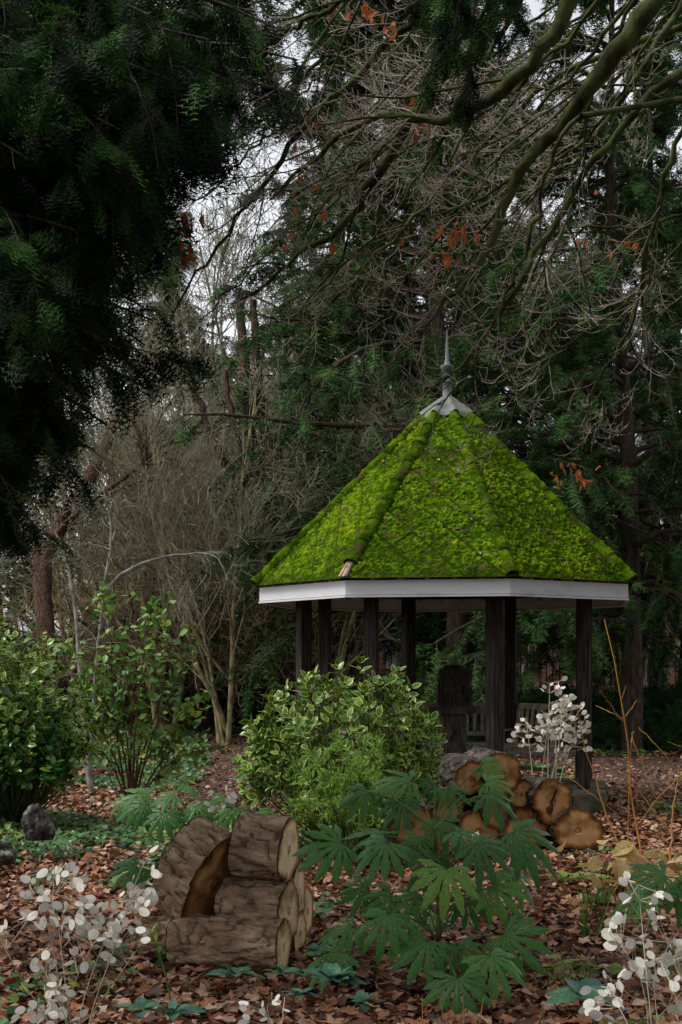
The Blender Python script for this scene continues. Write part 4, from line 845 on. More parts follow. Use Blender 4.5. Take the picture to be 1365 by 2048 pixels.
# ------------------------------------------------------------ logs
def make_log(c0, ax, L, r, label, seed, group, bark='log_bark', cut='cut_pale', rim='cut_brown', oblique=0, squash=1.0, moss=0):
    """c0 = centre of the near cut face, ax = direction from that face into the log"""
    rr = np.random.default_rng(seed); ax = unit(ax); o = thing('log', label, 'log', (0, 0, 0), group)
    R = frames(ax[None], roll=rr.uniform(-3, 3, 1) if squash == 1 else None)[0]; o.matrix_basis = M4(c0, R, 1)
    na = int(np.clip(2 * math.pi * r / .009, 60, 180)); nl = int(np.clip(L / .011, 18, 70)); th = np.arange(na) * 2 * np.pi / na; x = np.linspace(0, L, nl + 1)
    ph = rr.uniform(0, 6, 4); base = 1 + .07 * np.sin(th * 2 + ph[0]) + .05 * np.sin(th * 3 + ph[1]) + .03 * np.sin(th * 5 + ph[2]) + .015 * np.sin(th * 9 + ph[3])
    T, Xg = np.meshgrid(th, x); B = np.tile(base, (nl + 1, 1)) * (1 + .03 * np.sin(Xg * 7 + ph[3]))
    p = np.stack([Xg * 5 + seed, np.cos(T) * r * 14, np.sin(T) * r * 14], -1)
    w_ = fbm(p * [1, 1, 1] + 3, 3) * 1.6; crack = np.abs(vnoise(np.stack([Xg * 11 + w_, np.cos(T) * r * 30 + w_, np.sin(T) * r * 30 + 9], -1)) - .5) * 2
    crack2 = sst(0, .22, np.abs(vnoise(np.stack([Xg * 26 + w_ * 2, np.cos(T) * r * 60 + w_, np.sin(T) * r * 60 + 4], -1)) - .5) * 2); crack = sst(0, .2, crack) * (.6 + .4 * crack2); d = fbm(p * 2.2, 4) * .02 + crack * .018 + fbm(np.stack([Xg * 12 + 5, np.cos(T) * r * 70, np.sin(T) * r * 70], -1), 3) * .01
    wx = w_ * .8; cell = hash3(np.floor(Xg * 15 + wx * 1.5).astype(int) + seed, np.floor(T / (2 * np.pi) * max(8, round(r * 90)) + wx + .5 * np.floor(Xg * 15 + wx * 1.5)).astype(int), 3 + 0 * Xg.astype(int))
    d = d + (cell - .5) * .012; rad = r * B + d
    Xo = Xg + (oblique * np.cos(T) * rad * (1 - Xg / L) if oblique else 0)
    V = np.stack([Xo + (vnoise(p * 3) - .5) * .006, np.cos(T) * rad, np.sin(T) * rad * squash], -1)
    I = np.arange(na * (nl + 1)).reshape(nl + 1, na); J = np.roll(I, -1, 1)
    link('bark', MB().add(V, np.stack([I[:-1], J[:-1], J[1:], I[1:]], -1).reshape(-1, 4), 0, np.clip(crack.ravel() * (.62 + .34 * cell.ravel()) + .3 * (fbm(p.reshape(-1, 3) * 3, 3) - .3), 0, 1), True).mesh('bark', G[bark]), o)
    for e in (0, 1):
        rings = 9; fr = np.linspace(0, 1, rings + 1)[1:]; k = 0 if e == 0 else nl; rb = rad[k]; VV = [[(-.006 if e == 0 else .006) + (vnoise(np.array([[0., 0, seed]]))[0] - .5) * .008, 0, 0]]; A = [0.]
        for f in fr:
            q = np.stack([np.zeros(na), np.cos(th) * rb * f, np.sin(th) * rb * f * squash], 1); xo = (oblique * np.cos(th) * rb * f) if (oblique and e == 0) else 0
            q[:, 0] = xo + (vnoise(np.stack([q[:, 1] * 18, q[:, 2] * 18, q[:, 1] * 0 + seed], 1)) - .5) * .008 - (.006 if e == 0 else -.006)
            VV += list(q); A += [f] * na
        VV = np.array(VV); VV[:, 0] += (0 if e == 0 else L)
        F3 = np.array([[0, 1 + j, 1 + (j + 1) % na] for j in range(na)]); I = 1 + np.arange(rings * na).reshape(rings, na); J = np.roll(I, -1, 1); q4 = np.stack([I[:-1], J[:-1], J[1:], I[1:]], -1).reshape(-1, 4)
        mb = MB(); mb.add(VV, [list(t) for t in F3] + [list(t) for t in q4], 0, np.array(A), True); link('cut_face', mb.mesh('cut_face', G[cut]), o)
    return o
def log2(px, py, Y, rpx, L, ax, *a, **k): return make_log(P(px, py, Y), np.array(ax, float), L, rpx * Y / F, *a, **k)
g1 = 'sawn logs stacked on the dead leaves at left'
AX = (-math.cos(.29), math.sin(.29), 0.0)
log2(577, 1700, 8.15, 57, .30, (-.96, .27, .06), 'topmost pale barked log of the left stack with split cut face', 31, g1)
log2(577, 1822, 8.1, 54, .385, AX, 'middle log of the left stack with a large oval cut face', 32, g1)
log2(566, 1893, 7.9, 42, .66, (-.965, .26, -.01), 'long bottom log of the left stack lying on dead leaves', 33, g1)
log2(428, 1766, 8.16, 86, .25, (-.8, .44, .42), 'thick log leaning at the left of the stack with dark slanted cut face', 34, g1, cut='cut_brown', oblique=-.0)
log2(597, 1785, 8.5, 47, .4, (-.97, .22, 0), 'log behind the left stack showing only a narrow pale end', 35, g1)
log2(614, 1822, 8.8, 42, .4, (-.98, .2, 0), 'rearmost right log of the left stack with split end', 36, g1)
log2(600, 1868, 8.5, 36, .4, (-.97, .24, 0), 'small low log wedged behind the bottom of the left stack', 37, g1)
log2(400, 1880, 8.35, 36, .35, (-.97, .24, 0), 'hidden log lying under the leaning log of the left stack', 38, g1)
g2 = 'round logs piled in front of the summerhouse'
for i, (px, py, r, Y, L, ax, lb, bk, ct) in enumerate((
    (944, 1556, 30, 13.0, .55, (-.32, 1, .06), 'top left log of the pile with flaking pale bark', 'log_bark_wet', 'cut_orange'),
    (1005, 1546, 36, 12.95, .55, (-.3, 1, .04), 'top log of the pile right of the flaking one', 'log_bark_wet', 'cut_orange'),
    (1044, 1589, 23, 13.1, .5, (-.3, 1, 0), 'smallest round log wedged in the pile', 'log_bark_wet', 'cut_brown'),
    (1106, 1604, 37, 13.0, .55, (-.25, 1, 0), 'log with dark cavity and crack in its orange cut end', 'log_bark_wet', 'cut_orange'),
    (1157, 1660, 48, 13.0, .6, (-.2, 1, 0), 'widest flat log at the lower right end of the pile', 'log_bark_wet', 'cut_orange'),
    (1052, 1659, 41, 13.05, .55, (-.25, 1, 0), 'lower log left of the widest one in the pile', 'log_bark_wet', 'cut_orange'),
    (996, 1616, 33, 13.05, .55, (-.25, 1, 0), 'middle log of the pile under the two top logs', 'log_bark_wet', 'cut_orange'),
    (958, 1662, 38, 13.05, .55, (-.2, 1, 0), 'bottom log of the pile half behind palmate leaves', 'log_bark_wet', 'cut_orange'),
    (896, 1612, 28, 13.1, .5, (-.2, 1, 0), 'small log at the left side of the pile behind leaves', 'log_bark_wet', 'cut_orange'),
    (824, 1652, 40, 13.0, .55, (-.15, 1, 0), 'leftmost separate log of the pile with orange end', 'log_bark_wet', 'cut_orange'),
    (888, 1668, 34, 13.1, .5, (-.2, 1, 0), 'low log between the leftmost log and the bottom middle one', 'log_bark_wet', 'cut_brown'))):
    o = log2(px, py, Y, r, L, ax, lb, 60 + i, g2, bark=bk, cut=ct, squash=.72 if i == 4 else 1.0)
    if i == 3:      # cavity and crack in the cut end
        M = o.matrix_basis; mb = MB(); r_ = r * Y / F
        q = [(-.35, -.62), (-.12, -.7), (.02, -.35), (-.02, .0), (.12, .3), (.3, .72), (.16, .68), (-.02, .3), (-.14, .1), (-.2, -.2), (-.42, -.3)]
        inv = M.inverted(); c0 = P(px, py, Y); V = []
        for dz in (-.011, .03):
            for a, b in q: w3 = inv @ Vector(tuple(c0 + np.array([a * r_, 0, b * r_]) )); V.append([dz, w3.y, w3.z])
        n = len(q); mb.add(V, [list(range(n))] + [[k, (k + 1) % n, n + (k + 1) % n, n + k] for k in range(n)]); link('cavity', mb.mesh('cavity', G['soil']), o)
# straw on the stack
o = thing('dry_straw', 'dry straw and grass wisps caught at the foot of the left log stack', 'dry grass', tuple(P(400, 1930, 7.6))); o['category'] = 'dry grass'
n = 60; st = np.stack([rng.normal(-.82, .16, n), 7.55 + rng.normal(0, .1, n), np.full(n, .02)], 1); p, r = grow(st, rng.normal(0, 1, (n, 3)) * [1, .5, .3] + [0, 0, .55], rng.uniform(.08, .24, n), np.full(n, .0016), 7, .15, (0, 0, -.5)); mb = MB(); tubes(mb, p, r, 3); mb.build('blades', G['drygrass'], o, kind='stuff')

# ------------------------------------------------------------ rocks
def rock(px, py, Y, w_, h_, seed, label):
    c = P(px, py, Y); o = MB(); n1, n2 = 40, 64; V = []
    for i in range(n1 + 1):
        for j in range(n2):
            a = math.pi * i / n1; b = 2 * math.pi * j / n2; V.append([math.sin(a) * math.cos(b), math.sin(a) * math.sin(b), math.cos(a)])
    V = np.array(V); nz = fbm(V * 1.6 + seed, 5); rg = np.abs(fbm(V * 4 + seed, 4) - .5) * 2; V = V * (.62 + .75 * nz - .22 * rg)[:, None]; V[:, 2] = np.maximum(V[:, 2], -.5)
    V = V * [w_, w_ * .8, h_] + c; V[:, 0] += (V[:, 2] - c[2]) * -.15
    I = np.arange(len(V)).reshape(n1 + 1, n2); J = np.roll(I, -1, 1); ob = o.add(V, np.stack([I[:-1], J[:-1], J[1:], I[1:]], -1).reshape(-1, 4), 0, 0, True).mesh('rock', G['rock'], c); return link('rock', ob, None, loc=tuple(c), label=label, cat='rock')
rock(76, 1655, 12.4, .15, .22, 3, 'pale lichen covered pointed rock standing in ivy at left')
rock(4, 1712, 11.0, .12, .13, 8, 'dark low rock cut by the left frame edge')

# ------------------------------------------------------------ broad-leaved bushes
def leafy(o, c, rad, ncl, per, T, mats, size, npart, seed, stems='stem_red', nst=10, base=None, up=.5, partname='leaf', splay=1.0, shell=.55):
    rr_ = np.random.default_rng(seed); loc = np.array(o.location); d = unit(rr_.normal(0, 1, (ncl, 3))); d[:, 2] = np.abs(d[:, 2]) * .9 - .28; d = unit(d)
    bumpy = .8 + .42 * vnoise(d * 2.3 + seed); rr = (shell + (1 - shell) * rr_.random(ncl) ** .5) * bumpy
    pc = c + d * rr[:, None] * rad; pc = pc[pc[:, 2] > .08 + gz(pc[:, 0], pc[:, 1])]; d = unit((pc - c) / rad); n = len(pc)
    # twigs from main stems to the clusters
    b0 = np.array(base if base is not None else [c[0], c[1], 0.]); b0[2] = gz(b0[0], b0[1]); mb = MB()
    st = np.tile(b0, (n, 1)) + rr_.normal(0, .06, (n, 3)) * [1, 1, 0]; tt = np.linspace(0, 1, 8)[None, :, None]; midp = (st * .4 + pc * .6) * [1, 1, .78] + rr_.normal(0, .05, (n, 3))
    pts = (1 - tt) ** 2 * st[:, None] + 2 * (1 - tt) * tt * midp[:, None] + tt ** 2 * pc[:, None]; sel = rr_.random(n) < min(1, 220 / n); tubes(mb, pts[sel], np.tile(np.linspace(.008, .0025, 8), (sel.sum(), 1)), 4); mb.build('stem', G[stems], o)
    tw = unit(d + rr_.normal(0, .35, (n, 3)) + [0, 0, up]); F0 = frames(tw, roll=rr_.uniform(0, 6, n)); L_p = []; L_R = []; L_s = []; L_v = []
    for k in range(per):
        a = k * 2.4; elv = .35 + .5 * (k / per)   # whorl: outer leaves splayed, inner ones upright
        ld = unit(F0[:, :, 0] * elv + splay * (F0[:, :, 1] * math.cos(a) + F0[:, :, 2] * math.sin(a)) * (1 - elv * .5)); back = (1 - k / per) * size * 1.3
        L_p.append(pc - tw * back * rr_.uniform(.4, 1.1, (n, 1)) + ld * .01); L_R.append(frames(ld, up=F0[:, :, 0] + [0, 0, .5], roll=rr_.normal(0, .35, n))); L_s.append(size * rr_.uniform(.65, 1.2, n)); L_v.append(rr_.random(n))
    p = np.concatenate(L_p); R = np.concatenate(L_R); s = np.concatenate(L_s); v = np.concatenate(L_v)
    order = np.argsort(np.linalg.norm(p - [0, 0, 1.8], axis=1) - .4 * (p[:, 2] - c[2])); ip = order[:npart]; rest = order[npart:]
    me = MB(); me.add(T[0], T[1], T[2] if len(T) > 2 else 0, 0); me = me.mesh(partname, mats)
    for i in ip: link(partname, me, o, mat=M4(p[i] - loc, R[i], s[i]))
    mb = MB(); scatter(mb, T, p[rest], R[rest], s[rest], a=v[rest]); mb.build('foliage', mats, o, kind='stuff')
LV = leaf(5, .28, .2); LP = leaf(4, .25); LN = leaf(4, .2)
Y = 12.4; c = P(690, 1440, Y)
o = thing('variegated_bush', 'rounded evergreen bush with yellow edged leaves in front of the summerhouse', 'bush', (c[0], c[1], 0))
leafy(o, np.array([c[0] - .03, Y, .84]), np.array([.9, .72, .97]), 400, 8, LV, [G['green'], G['green_margin']], .1, 300, 41, 'stem_green', base=(c[0], Y, 0))
Y = 15.; c = P(30, 1400, Y)
o = thing('variegated_bush', 'tall glossy evergreen bush with yellow edged top at the left frame edge', 'bush', (c[0], c[1], 0))
leafy(o, np.array([c[0] - .1, Y, 1.0]), np.array([.86, .8, 1.25]), 420, 7, LV, [G['green'], G['green_margin']], .1, 150, 42, 'stem_green', base=(c[0], Y, 0))
leafy(o, np.array([c[0] + .05, Y - .45, .75]), np.array([.75, .5, .72]), 240, 6, LP, [G['green']], .12, 140, 43, 'stem_green', base=(c[0], Y, 0), splay=1.2)
# sparse shrub with reddish upright stems
Y = 16.2; b = np.array([*P(262, 1600, Y)[:2], 0.]); o = thing('sparse_shrub', 'open shrub of thin reddish stems with scattered green leaves left of the path', 'shrub', tuple(b))
th_ = [((262, 1610), (255, 1450), (205, 1330), (120, 1290), (20, 1285)), ((262, 1610), (250, 1500), (215, 1400), (150, 1340), (60, 1350)), ((255, 1610), (235, 1480), (222, 1330), (225, 1200), (230, 1160)), ((262, 1610), (262, 1480), (268, 1330), (285, 1200)), ((266, 1610), (280, 1480), (310, 1340), (330, 1250)), ((270, 1610), (300, 1480), (350, 1370), (380, 1290)), ((260, 1610), (240, 1540), (200, 1450), (185, 1300)), ((268, 1610), (290, 1520), (350, 1450), (400, 1400)), ((258, 1610), (225, 1530), (190, 1480), (150, 1400)), ((265, 1610), (270, 1500), (262, 1400), (240, 1280), (200, 1200)), ((270, 1610), (330, 1530), (390, 1500), (440, 1500)), ((272, 1610), (310, 1540), (365, 1470), (385, 1400)), ((262, 1610), (275, 1400), (295, 1260), (330, 1190)), ((266, 1610), (285, 1500), (325, 1400), (345, 1200))]
q = np.array([smooth_path([P(a, b_, Y + dy * (1610 - b_) / 400) for a, b_ in t_], 14) for t_, dy in zip(th_, rng.uniform(-.6, .6, 14))]); qr = np.tile(np.linspace(.014, .003, 14), (14, 1)); mb = MB(); tubes(mb, q, qr, 6)
s = spawn(q, qr, 15, .22, 1, .75, .26, .5, ln=1.8); p2, r2 = grow(s[0], s[1], s[2], np.clip(s[3], .0025, .005), 6, .1, (0, 0, .3)); tubes(mb, p2, r2, 4); mb.build('stem', G['stem_red'], o)
me = MB().add(LP[0] * [1, 1.25, 1], LP[1]).mesh('leaf', G['shrub_leaf']); pts = np.concatenate([p2[:, 1:].reshape(-1, 3), q[:, 5:].reshape(-1, 3)]); pts = pts[rng.permutation(len(pts))]
loc = np.array(o.location)
def hl(n): ld = rng.normal(0, 1, (n, 3)); ld[:, 2] = ld[:, 2] * .5 - .3; return frames(ld, roll=rng.normal(0, .7, n))
Rr = hl(300)
for i in range(290): link('leaf', me, o, mat=M4(pts[i] - loc, Rr[i], rng.uniform(.08, .145)))
m = pts[290:1350]; m = m + rng.normal(0, .03, m.shape); mb = MB(); scatter(mb, (LP[0] * [1, 1.25, 1], LP[1]), m, hl(len(m)), rng.uniform(.06, .125, len(m))); mb.build('foliage', G['shrub_leaf'], o, kind='stuff')

# ------------------------------------------------------------ palmate leaves
def palmate(k):
    r = np.random.default_rng(k + 200); nl = 9; V = []; Fc = []; Mi = []; D = 2 * math.radians(108) / (nl - 1)
    for i in range(nl):
        th = -math.radians(108) + D * i; L = (1 - .42 * (abs(i - 4) / 4) ** 1.6) * r.uniform(.93, 1.05); n = 11; t = np.linspace(0, 1, n + 1)
        prof = .108 * np.sin(np.pi * np.clip((t - .04) / .96, 0, 1) ** 1.15) ** .75; prof = np.maximum(prof, .0); hw = np.minimum(t * L * math.tan(D / 2), np.where(t < .33, 9, prof * L ** .5 * 1.02)); hw[-1] = 0
        blend = np.clip((t - .27) / .12, 0, 1); hw = np.where(t < .27, t * L * math.tan(D / 2), hw * (1 - .28 * np.exp(-((t - .4) / .09) ** 2)))
        ser = np.where((np.arange(n + 1) % 2 == 0) & (t > .45) & (t < .97), 1.13, .95); hw = hw * np.where(t > .35, ser, 1)
        c, s = math.cos(th), math.sin(th); tw = r.uniform(-.12, .12); b = len(V); sag = r.uniform(.3, .8)
        for j in range(n + 1):
            x = t[j] * L; z0 = -sag * x ** 2.1 + .06 * x
            for o_ in (-1, -.09, .09, 1):
                y = o_ * hw[j] if abs(o_) == 1 else o_ * .09 * (1 - t[j]) * 1.1 * (1 if hw[j] > .02 else .3)
                zz = z0 + (-.0 if abs(o_) < 1 else -.22 * hw[j] + tw * y * .8 + .018 * math.sin(j * 2.1 + i))
                V.append([x * c - y * s, x * s + y * c, zz])
        for j in range(n):
            for o_ in range(3): Fc.append([b + j * 4 + o_, b + j * 4 + 4 + o_, b + j * 4 + 5 + o_, b + j * 4 + 1 + o_]); Mi.append(1 if o_ == 1 else 0)
    return np.array(V), np.array(Fc), np.array(Mi)
PM = [MB().add(*palmate(k)[:2], palmate(k)[2], 0, True) for k in range(9)]; PM = [m.mesh('leaf', [G['fatsia'], G['fatsia_vein']]) for m in PM]
def fatsia(label, stembase, stemtop, Y, leaves, group='palmate leaved shrubs'):
    """leaves: (px, py, size px, pointing angle in the picture (0 right, 90 down), depth offset, tilt towards the viewer)"""
    b = P(*stembase, Y); b[2] = gz(b[0], b[1]); o = thing('fatsia_shrub', label, 'shrub', tuple(b), group); top = P(*stemtop, Y)
    mb = MB(); sp_ = smooth_path([b - [0, 0, .1], b * .5 + top * .5 + [.03, 0, 0], top], 10); tubes(mb, sp_, np.linspace(.02, .011, 10), 8); mb.build('stem', G['bark_moss'], o)
    loc = np.array(o.location); stalks = MB()
    for i, (px, py, sz, an, dy, tl) in enumerate(leaves):
        j = P(px, py, Y + dy); s = 1.04 * sz * (Y + dy) / F; a = math.radians(an); d = np.array([math.cos(a), 0, -math.sin(a)]); d = unit(d * [1, 1, .62] + [0, -.5 * abs(math.sin(a)) - .12 if math.sin(a) > -.2 else .5, 0])
        nrm = unit(np.array([0, -tl, 1.]) + rng.normal(0, .22, 3)); y = unit(np.cross(nrm, d)); z = np.cross(d, y); R = np.stack([d, y, z], 1)
        link('leaf', PM[i % 9], o, mat=M4(j - loc, R, s))
        k = int(np.clip((j[2] - b[2]) / max(.2, top[2] - b[2]) * 9 - 1.5, 2, 9)); q = sp_[k]; mid_ = q * .45 + j * .55 + [0, 0, .06]; pt = smooth_path([q, mid_, j - z * .012], 8)
        mb = MB(); tubes(mb, pt, np.linspace(.0055, .0038, 8), 6); mb.build('leaf_stalk', G['stem_green'], o)
    return o
def cv(L, ox, oy, s): return [(ox + a / s, oy + b / s, c / s, d, e, f) for a, b, c, d, e, f in L]
fatsia('large palmate leaved evergreen shrub in the foreground between the two log piles', (872, 1905), (868, 1660), 7.9, cv([
    (690, 560, 235, 92, -.55, .75), (410, 440, 200, 120, -.3, .8), (195, 440, 215, 150, -.1, .7), (395, 395, 190, 200, .1, .5), (740, 380, 200, 20, -.1, .6), (830, 440, 205, 60, -.2, .7), (1005, 385, 240, 35, .1, .6),
    (880, 205, 185, 40, .3, .8), (520, 145, 190, 190, .5, .6), (860, 65, 120, 30, .6, .6), (905, 640, 190, 50, -.15, .8), (620, 490, 170, 100, 0, .7), (560, 410, 130, 110, .2, .7), (320, 195, 165, 125, .5, .8), (480, 240, 150, 105, .4, .8),
    (415, 775, 190, 105, -.5, .8), (250, 835, 190, 155, -.3, .6), (180, 950, 200, 140, -.6, .8), (740, 1075, 235, 95, -.9, .8), (895, 968, 225, 60, -.7, .8), (965, 870, 230, 50, -.3, .75), (600, 900, 210, 110, -.5, .9), (500, 870, 150, 100, -.1, .9),
    (740, 920, 165, 80, -.3, .9), (970, 560, 190, 35, .1, .7), (320, 650, 150, 150, .3, .7), (700, 180, 130, 60, .6, .7), (640, 160, 120, 100, .7, .7), (560, 680, 140, 120, .1, .8), (880, 150, 140, 10, .4, .5), (780, 700, 150, 70, .1, .8), (430, 680, 150, 150, .2, .7),
    (1030, 480, 120, 20, .5, .6), (650, 330, 140, 80, .3, .7)], 600, 1500, 2.353))
fatsia('dark palmate leaved shrub behind the left log stack', (375, 1690), (380, 1640), 9.8, [(330, 1625, 60, 100, -.1, .9), (290, 1610, 60, 130, 0, .8), (350, 1590, 62, 170, .1, .6), (300, 1590, 55, 190, .2, .5), (420, 1600, 58, 60, .1, .9), (465, 1620, 50, 80, -.1, .9), (520, 1622, 55, 20, .2, .5), (395, 1612, 50, 110, 0, .8), (255, 1600, 45, 120, .3, .8), (370, 1570, 50, 30, .3, .5)])
fatsia('olive palmate leaved young plant left of the leaning log', (330, 1750), (320, 1732), 8.7, [(275, 1733, 66, 140, -.2, .7), (310, 1728, 50, 70, 0, .7), (262, 1722, 40, 200, .1, .4)])
fatsia('palmate leaved plant entering at the right edge behind seed pods', (1390, 1830), (1385, 1800), 7.6, [(1330, 1752, 90, 170, 0, .5), (1290, 1790, 70, 140, -.2, .7), (1350, 1775, 70, 60, .2, .7), (1370, 1745, 70, 20, .2, .5)])

# ------------------------------------------------------------ honesty seed heads
n = 14; a = np.arange(n) * 2 * np.pi / n; dv = np.stack([.5 + .5 * np.cos(a), .39 * np.sin(a), .02 * np.cos(a * 2)], 1); dv[0, 0] = 1.06
DISC = MB().add(np.concatenate([dv, dv * [.93, .9, 1] + [.035, 0, .004], [[.5, 0, .006]]]), [[i, (i + 1) % n, n + (i + 1) % n, n + i] for i in range(n)] + [[n + i, n + (i + 1) % n, 2 * n] for i in range(n)] + [[n, 2 * n, n + 1]][:0])
DISC.m = [np.ones(14, int) if len(x) == 14 and f_.shape[1] == 4 else x for x, f_ in zip(DISC.m, DISC.f)]
DISC.add(np.array([[.3, .1, .009], [.36, .09, .009], [.33, .14, .009], [.6, -.1, .009], [.67, -.12, .009], [.63, -.06, .009]]), np.array([[0, 1, 2], [3, 4, 5]]), 1)
DISC = DISC.mesh('seed_pod', [G['disc'], G['stem_straw']])
def honesty(label, stems, heads, Y, dsz, ndisc, spread, loc, rad=.0028):
    o = thing('honesty_plant', label, 'dried plant', tuple(loc), 'dried white seed pod plants'); l0 = np.array(loc); mb = MB(); tips = []
    for t_ in stems:
        q = smooth_path([P(a_, b_, Y + (rng.uniform(-.12, .12) if k_ else 0)) for k_, (a_, b_) in enumerate(t_)], 14); tubes(mb, q, np.linspace(rad, rad * .45, 14), 5); tips.append(q)
    mb.build('stem', G['stem_straw'], o); tw = MB(); cand = np.concatenate([q[4:] for q in tips])
    for (hx, hy, cnt) in heads:
        for i in range(cnt):
            p = P(hx + rng.normal(0, spread), hy + rng.normal(0, spread * 1.1), Y + rng.normal(0, .07)); s0 = cand[np.argmin(np.linalg.norm(cand - p - [0, 0, -.03], axis=1))]
            if np.linalg.norm(p - s0) > .2: s0 = s0 * .3 + p * .7
            x = unit(p - s0 + rng.normal(0, .02, 3) + [0, 0, -.02]); nr = unit(rng.normal(0, .75, 3) + [0, -1, .1]); y = unit(np.cross(nr, x)); R = np.stack([x, y, np.cross(x, y)], 1); s = dsz * rng.uniform(.72, 1.12)
            link('seed_pod', DISC, o, mat=M4(p - l0, R, s)); tubes(tw, smooth_path([s0, (s0 + p) / 2 + [0, 0, -.008], p], 4), np.full(4, rad * .32), 3)
    tw.build('pod_stalks', G['stem_straw'], o, kind='stuff')
def c5(L): return [(a_ / 3.25, 1560 + b_ / 3.25) for a_, b_ in L]
Yh = 5.0; H5 = [(470, 600, 0), (350, 590, 7), (430, 600, 5), (230, 690, 4), (215, 760, 4), (290, 745, 4), (480, 680, 4), (500, 780, 3), (240, 820, 2), (190, 880, 4), (320, 880, 2), (400, 840, 3), (400, 930, 5), (420, 960, 3), (490, 990, 5), (540, 1000, 4), (560, 845, 3), (520, 920, 2), (270, 990, 3), (20, 970, 4), (480, 1130, 4), (310, 1200, 3), (260, 1260, 2), (350, 1320, 3), (340, 1390, 3), (250, 1460, 4), (320, 1460, 3), (350, 1540, 5), (400, 1500, 3), (270, 1540, 3), (480, 1540, 3), (150, 1570, 3), (190, 1490, 2), (650, 850, 3), (660, 940, 4), (640, 970, 3), (740, 980, 6), (800, 890, 4), (770, 930, 3), (690, 1060, 4), (760, 1060, 5), (730, 1130, 2), (680, 1150, 3), (890, 970, 4), (920, 1020, 4), (800, 780, 4), (840, 710, 3), (850, 810, 2), (900, 760, 3), (940, 740, 3), (960, 790, 2), (890, 860, 2), (930, 870, 1), (950, 680, 2), (960, 500, 2), (960, 580, 2), (990, 630, 2), (890, 1220, 1), (480, 1370, 3), (420, 1420, 2), (600, 1010, 1), (190, 1160, 1), (585, 1180, 1)]
honesty('dense clump of white papery seed pods on pale stems at the lower left corner', [c5(t_) for t_ in [
    [(520, 2300), (470, 1620), (430, 1380), (400, 1100), (370, 850), (350, 640)], [(500, 2300), (440, 1620), (390, 1340), (340, 1050), (290, 860), (250, 720)], [(560, 2300), (560, 1560), (680, 1280), (790, 960), (870, 680), (925, 560)],
    [(540, 2300), (500, 1560), (570, 1330), (660, 1100), (740, 870), (770, 790)], [(560, 2300), (560, 1560), (720, 1350), (840, 1180), (920, 1060)], [(480, 2300), (350, 1600), (220, 1420), (90, 1220), (10, 1010)], [(520, 2300), (460, 1600), (400, 1500), (330, 1280), (250, 1190)], [(540, 2300), (420, 1500), (540, 1180), (660, 980)], [(500, 2300), (360, 1550), (300, 1440), (290, 1330)]]],
    [(a_ / 3.25, 1560 + b_ / 3.25, c_) for a_, b_, c_ in H5], Yh, .044, 0, 6.5, tuple(P(160, 2318, Yh)))
def c1(L): return [(1050 + t_[0] / 2.36, 1180 + t_[1] / 2.36, *t_[2:]) for t_ in L]
honesty('white papery seed pods on a few stems at the lower right corner', [c1(t_) for t_ in [
    [(620, 2800), (605, 2060), (580, 1900), (560, 1650), (545, 1480), (535, 1390)], [(600, 2800), (585, 2050), (570, 1850), (480, 1700), (400, 1620)], [(640, 2800), (640, 2060), (600, 1900), (620, 1760), (680, 1680)], [(560, 2800), (510, 2060), (420, 1950), (400, 1880)], [(640, 2800), (600, 2040), (720, 1930), (760, 1880)]]],
    c1([(500, 1380, 4), (480, 1450, 2), (625, 1430, 3), (618, 1480, 3), (590, 1520, 2), (600, 1560, 4), (465, 1570, 3), (440, 1600, 4), (410, 1630, 4), (440, 1680, 3), (500, 1680, 3), (550, 1650, 3), (605, 1640, 2), (690, 1670, 3), (650, 1720, 4), (610, 1730, 3), (700, 1740, 3), (735, 1740, 3), (570, 1790, 4), (600, 1830, 3), (535, 1790, 2), (670, 1810, 2), (690, 1870, 3), (560, 1850, 1), (380, 1850, 3), (445, 1850, 2), (410, 1900, 4), (450, 1910, 3), (360, 1910, 3), (315, 1880, 2), (300, 1960, 3), (330, 1960, 2), (365, 2010, 3), (740, 1950, 3), (735, 2020, 3), (410, 2040, 2)]), 4.6, .044, 0, 6, tuple(P(1310, 2404, 4.6)))
def c3(L): return [(780 + t_[0] / 2.967, 1360 + t_[1] / 2.967, *t_[2:]) for t_ in L]
honesty('dense white seed pod plant standing behind the log pile by the right front post', [c3(t_) for t_ in [
    [(940, 760), (940, 400), (945, 200), (950, 20)], [(900, 760), (900, 600), (930, 350), (940, 250)], [(960, 760), (960, 600), (1010, 350), (1020, 150)], [(1000, 760), (1000, 630), (1060, 430), (1120, 300)], [(860, 760), (855, 630), (830, 400), (810, 220)], [(950, 760), (950, 620), (1000, 420), (1080, 250)], [(985, 760), (985, 620), (990, 450), (980, 300)]]],
    c3([(925, 20, 3), (985, 5, 3), (990, 45, 3), (970, 70, 2), (920, 70, 1), (1020, 90, 4), (1060, 120, 6), (1010, 140, 6), (980, 170, 5), (940, 190, 4), (1040, 180, 7), (1075, 160, 4), (910, 230, 4), (960, 240, 6), (1010, 240, 7), (1060, 230, 6), (1120, 170, 4), (1150, 240, 4), (1130, 280, 5), (1080, 290, 6), (1030, 290, 7), (980, 290, 6), (930, 290, 5), (890, 310, 5), (860, 330, 4), (900, 350, 4), (950, 340, 5), (1000, 350, 6), (1050, 340, 6), (1100, 340, 5), (1150, 330, 4), (1180, 385, 2), (1140, 400, 3), (1050, 400, 4), (1000, 400, 4), (880, 380, 3), (750, 345, 3), (770, 290, 3), (800, 380, 3), (790, 240, 3), (830, 260, 2), (850, 380, 2), (770, 380, 2), (1030, 460, 3), (1060, 460, 2), (895, 430, 1), (815, 300, 2)]), 14.2, .068, 0, 5, tuple(P(1100, 1650, 14.2)), rad=.007)
